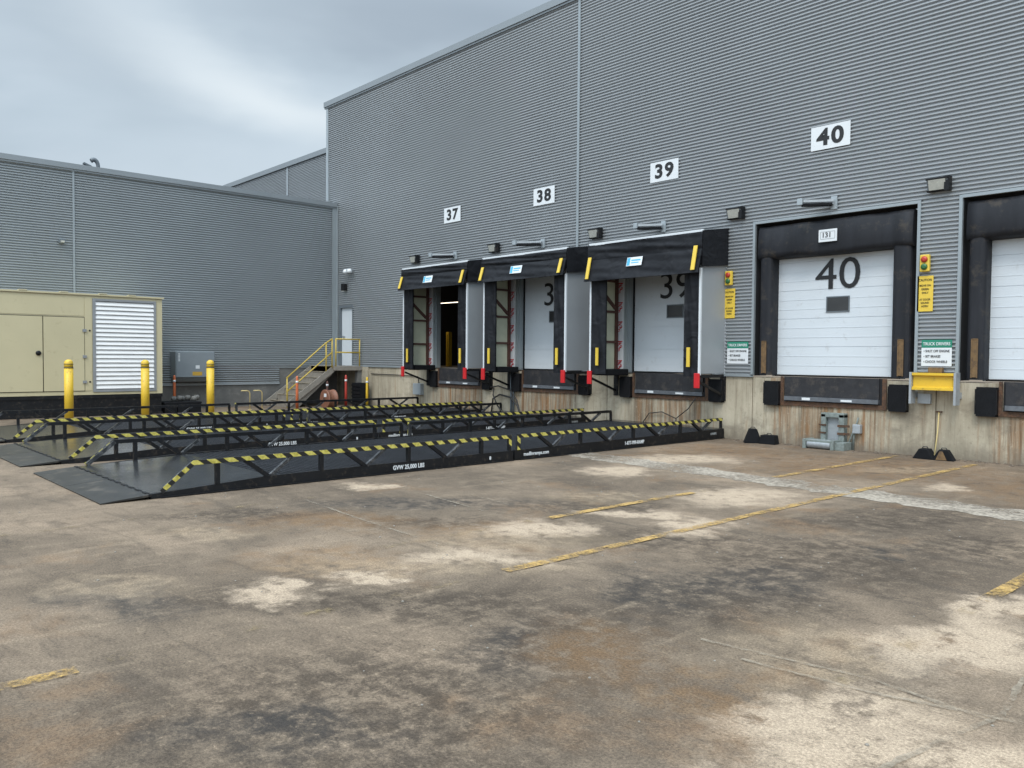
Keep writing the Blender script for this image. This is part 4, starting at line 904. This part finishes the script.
for xx in (-22.92,):
    b.tube([(xx, -1.07, 2.12), (xx, -1.3, 1.98), (xx, -2.62, .90)], r_, 8); b.tube([(xx, -1.07, 1.70), (xx, -2.62, .48)], r_, 8)
    b.tube([(xx, -2.60, .0), (xx, -2.60, .91)], r_, 8); b.tube([(xx, -1.28, .98), (xx, -1.28, 1.98)], r_, 8); b.tube([(xx, -1.07, 1.1), (xx, -1.07, 2.14)], r_, 8)
sd(b, 'handrail', M['pipe_yellow']); b = MB()
b.tube([(-22.84, -1.0, 2.12), (-22.84, -.1, 2.12)], r_, 8); b.tube([(-22.84, -1.0, 1.70), (-22.84, -.1, 1.70)], r_, 8); b.tube([(-22.84, -.98, 1.26), (-22.84, -.98, 2.12)], r_, 8); b.tube([(-22.84, -.12, 1.26), (-22.84, -.12, 2.12)], r_, 8)
sd(b, 'guard_rail', M['pipe_yellow'])
for i in range(7):
    b = MB(); b.box(-24.29, -22.96, -1.06-i*.235-.012, -1.06-i*.235+.04, 1.262-i*.18+.001, 1.262-i*.18+.014); sd(b, 'stair_nosing', M['dockwall'])  # paler strips painting the light that catches each tread edge
b = MB(); b.box(-22.98, -22.82, -.2, -.05, 0, 1.13); sd(b, 'support', M['foundation'])

def delineator(x, y, h, label, m='orange'):
    t = thing('delineator_post', label, 'delineator post', (x, y, 0), 'orange delineator posts')
    b = MB(); b.lathe((0,0,0), [(.045, .03), (.04, h*.5), (.036, h-.05), (.02, h)], 14); b.done('post', M[m], t)
    b = MB(); b.lathe((0,0,0), [(.16, 0), (.15, .035), (.07, .05)], 16); b.done('base', M['rubber'], t)
    for k in (.80,):
        b = MB(); b.lathe((0,0,0), [(.041, h*k), (.040, h*k+.06)], 14); b.done('reflective_band', M['signwhite'], t)
delineator(-23.9, -5.6, 1.0, 'orange delineator post left of the grey wall cabinet')
delineator(-21.65, -2.93, 1.0, 'orange delineator post at the foot of the corner stairs')
delineator(-22.25, -1.07+.1, 1.0, 'red delineator post between the brown drum and the black crate', 'drum_red')
delineator(-22.9, -1.25, .80, 'short reddish delineator post under the stairs', 'brown_post')
delineator(-22.2, -.24, .93, 'yellowed delineator post by the wall right of the stairs', 'yellow')
t = thing('cable_drum', 'brown round cable drum with white label beside the stairs', 'drum', (-21.9, -1.75, 0))
b = MB(); b.lathe((0, 0, .29), [(.27, -.16), (.29, -.15), (.29, -.12), (.27, -.11), (.27, .11), (.29, .12), (.29, .15), (.27, .16)], 26, axis='y'); b.done('reel', M['drum'], t)
b = MB(); b.box(-.02, .12, -.165, -.161, .36, .46); b.done('label', M['signwhite'], t)
b = MB(); b.lathe((0, 0, .29), [(.05, -.18), (.05, -.161)], 12, axis='y'); b.done('hub', M['rust'], t)
t = thing('black_crate', 'black slatted crate against the wall right of the corner stairs', 'crate', (-22.5, -.30, 0))
b = MB(); b.box(-.25, .25, -.15, .15, 0, .74); b.done('body', M['rubber'], t)
b = MB()
for k in range(6): b.box(-.26, .26, -.165, -.151, .05+k*.115, .12+k*.115)
b.done('slats', M['black'], t)
for (y_, nm) in ((-3.97, 'cream bent pipe standing nearer the wall cabinet'), (-3.6, 'cream bent pipe standing nearer the stairs')):
    b = MB(); b.tube([(0, 0, 0), (0, 0, .5), (0, -.03, .55), (0, -.08, .57), (0, -.26, .57)], .015, 8); b.lathe((0,0,0), [(.06, 0), (.06, .02)], 10)
    o = b.done('bent_pipe', M['wood'], loc=(-22.5, y_, 0)); tag(o, nm, 'pipe', 'bent pipes by the foundation')

# camera and lamp near the corner
t = thing('security_camera', 'white double security camera on the wall above the corner door', 'security camera', (-23.5, -.03, 4.36))
b = MB(); b.lathe((0, 0, 0), [(.05, 0), (.05, -.08)], 12, axis='y'); b.done('mount', M['white'], t)
for s in (-1, 1):
    b = MB(); b.lathe((s*.13, -.15, -.02), [(.02, -.06), (.075, -.04), (.085, .02), (.05, .07), (.01, .08)], 14); b.done('dome', M['signwhite'], t)
b = MB(); b.beam((-.16, -.13, .05), (.16, -.13, .05), .05, .04); b.done('arm', M['white'], t)
t = thing('door_lamp', 'small black lamp on the wall above the corner door', 'lamp', (-23.85, -.03, 3.86))
b = MB(); b.box(-.09, .09, -.14, 0, -.12, .12); b.done('housing', M['black'], t, bevel=.02); b = MB(); b.box(-.07, .07, -.13, -.03, -.135, -.122); b.done('lens', M['lens'], t)

# ------------------------------------------------------------------ things along the dock wall
t = thing('wall_box', 'light grey utility box on the concrete below the leftmost shelter', 'utility box', (-19.69, 0, .47))
b = MB(); b.box(-.19, .19, -.12, 0, 0, .33); b.done('body', M['galv'], t, bevel=.008); b = MB(); b.box(-.18, .18, -.128, -.121, .01, .31); b.done('cover', M['light_trim'], t)
b = MB(); b.tube([(-19.7, -.03, .8), (-19.75, -.03, 1.0), (-20.4, -.03, 1.02), (-22.3, -.03, 1.03)], .014, 6); o = b.done('conduit', M['cable']); tag(o, 'thin dark conduit running along the concrete left of the utility box', 'conduit')
b = MB(); b.tube([(-16.3, -.05, .82), (-16.25, -.12, .6), (-16.0, -.2, .35), (-15.7, -.3, .2), (-15.4, -.35, .03)], .018, 7)
o = b.done('hose', M['cable']); tag(o, 'black hose drooping from the leftmost dock to the paving', 'hose')
b = MB(); b.tube([(-16.5, -.06, .78), (-16.1, -.08, .84), (-15.6, -.09, .74), (-15.35, -.1, .5), (-15.2, -.15, .25), (-15.0, -.25, .03)], .018, 7)
o = b.done('hose', M['cable']); tag(o, 'black hose looping high between the leftmost and middle docks', 'hose')
b = MB(); b.tube([(-16.4, -.05, .1), (-16.3, -.08, .5), (-16.0, -.1, .62), (-15.6, -.1, .56), (-15.3, -.12, .35), (-15.05, -.2, .02)], .022, 7)
o = b.done('hose', M['cable']); tag(o, 'thick black hose arching low beside the middle dock', 'hose')
b = MB(); b.tube([(-9.9, -.12, .78), (-10.1, -.09, .55), (-10.42, -.07, .33), (-10.8, -.06, .45), (-11.15, -.05, .40), (-11.3, -.06, .2)], .011, 6)
b.tube([(-10.42, -.07, .33), (-10.42, -.07, .02)], .011, 6)
o = b.done('wire', M['cable']); tag(o, 'thin black wire sagging on the concrete below door 39', 'wire')
b = MB(); b.box(-.06, .06, -.05, 0, 0, 1.0); b.bm.clear(); b.tube([(0, -.05, 0), (0, -.05, 1.2)], .03, 8); b.tube([(.09, -.05, 0), (.09, -.05, 1.2)], .022, 8)
o = b.done('drain_pipes', M['greylabel'], loc=(-15.62, 0, 0)); tag(o, 'pair of grey pipes running down the concrete by the middle dock', 'pipe')
# chocks
def chock(loc, rz_, label, orange=False, w=.34, h=.165, flat=False):
    t = thing('wheel_chock', label, 'wheel chock', loc, 'wheel chocks by the wall'); t.rotation_euler.z = rz_
    b = MB(); P = [(-.165, 0), (-.065, h), (.065, h), (.165, 0)] if not flat else [(-.16, 0), (-.13, h), (.13, h), (.16, 0)]
    b.prism(P, 'y', -.10, .10); b.done('body', M['rubber'], t, bevel=.012)
    b = MB(); b.tube([(-.05, 0, h-.005), (-.03, 0, h+.03), (.03, 0, h+.03), (.05, 0, h-.005)], .008, 6); b.done('handle', M['cable'], t)
    if orange:
        b = MB(); b.prism([(-.10, .01), (-.045, h*.9), (.0, h*.9), (.06, .01)], 'y', -.104, -.1005); b.done('orange_face', M['old_yellow'], t)
chock((-8.42, -.36, 0), .7, 'tilted black wheel chock nearest the end of the ramp', h=.27)
chock((-8.11, -.30, 0), .1, 'flat black wheel chock right of the tilted chock', flat=True, h=.17)
chock((-5.30, -.32, 0), .0, 'plain black wheel chock left of the orange faced chock')
chock((-5.02, -.30, 0), .15, 'black wheel chock with worn orange face', True)
b = MB(); b.tube([(0, 0, 0), (-.03, .20, .42), (-.04, .27, .75)], .011, 8); b.tube([(-.09, .27, .755), (.01, .27, .755)], .013, 8, mi=1)
o = b.done('yellow_pole', [M['wood'], M['rust']], loc=(-5.17, -.30, .0)); tag(o, 'thin yellow pole leaning on the concrete behind the chocks', 'pole')
b = MB()
for k in range(40):
    a = random.uniform(0, 6.3); h = random.uniform(.04, .15); b.face([(.01*math.cos(a), .01*math.sin(a), 0), (.06*math.cos(a)+.012, .06*math.sin(a), h), (.06*math.cos(a)-.012, .06*math.sin(a)+.01, h)])
o = b.done('weed', M['leaf'], loc=(-5.12, -.05, .0)); tag(o, 'small green weed growing at the wall behind the chocks', 'weed')

# old vehicle restraint
t = thing('vehicle_restraint', 'worn grey steel vehicle restraint on the wall below door 40', 'vehicle restraint', (-6.92, 0, 0))
b = MB(); b.box(-.26, -.17, -.14, -.0, .14, .62); b.box(.07, .17, -.14, 0, .14, .62); b.box(-.26, .17, -.14, 0, .56, .64); b.done('frame', M['oldgrey'], t, bevel=.008)
b = MB(); b.box(-.17, .07, -.05, -.005, .14, .56); b.done('back_plate', M['galv'], t)
for zz in (.28, .42):
    b = MB(); b.beam((-.30, -.12, zz), (-.16, -.15, zz), .03, .03); b.done('cross_bolt', M['rust'], t); b = MB(); b.beam((.06, -.15, zz), (.26, -.12, zz), .03, .04); b.done('cross_bolt', M['rust'], t)
b = MB(); b.box(-.42, .10, -.40, -.12, .12, .16); b.box(-.46, -.40, -.42, -.1, 0, .17); b.box(.06, .12, -.42, -.1, 0, .17); b.box(.12, .28, -.36, -.05, 0, .14); b.done('carriage', M['oldgrey'], t, bevel=.008)
b = MB(); b.lathe((-.17, -.33, .085), [(.075, -.22), (.08, -.2), (.08, .2), (.075, .22)], 20, axis='x'); b.done('roller', M['galv'], t)
b = MB(); b.tube([(.30, -.05, 0), (.31, -.05, .3), (.33, -.05, .42)], .022, 8); b.tube([(.22, -.1, .06), (.3, -.08, .3), (.36, -.04, .5), (.38, -.04, .58)], .014, 8); b.done('conduit', M['oldgrey'], t)
b = MB(); b.box(.30, .44, -.10, -.0, .30, .46); b.done('switch_box', M['galv'], t, bevel=.015)
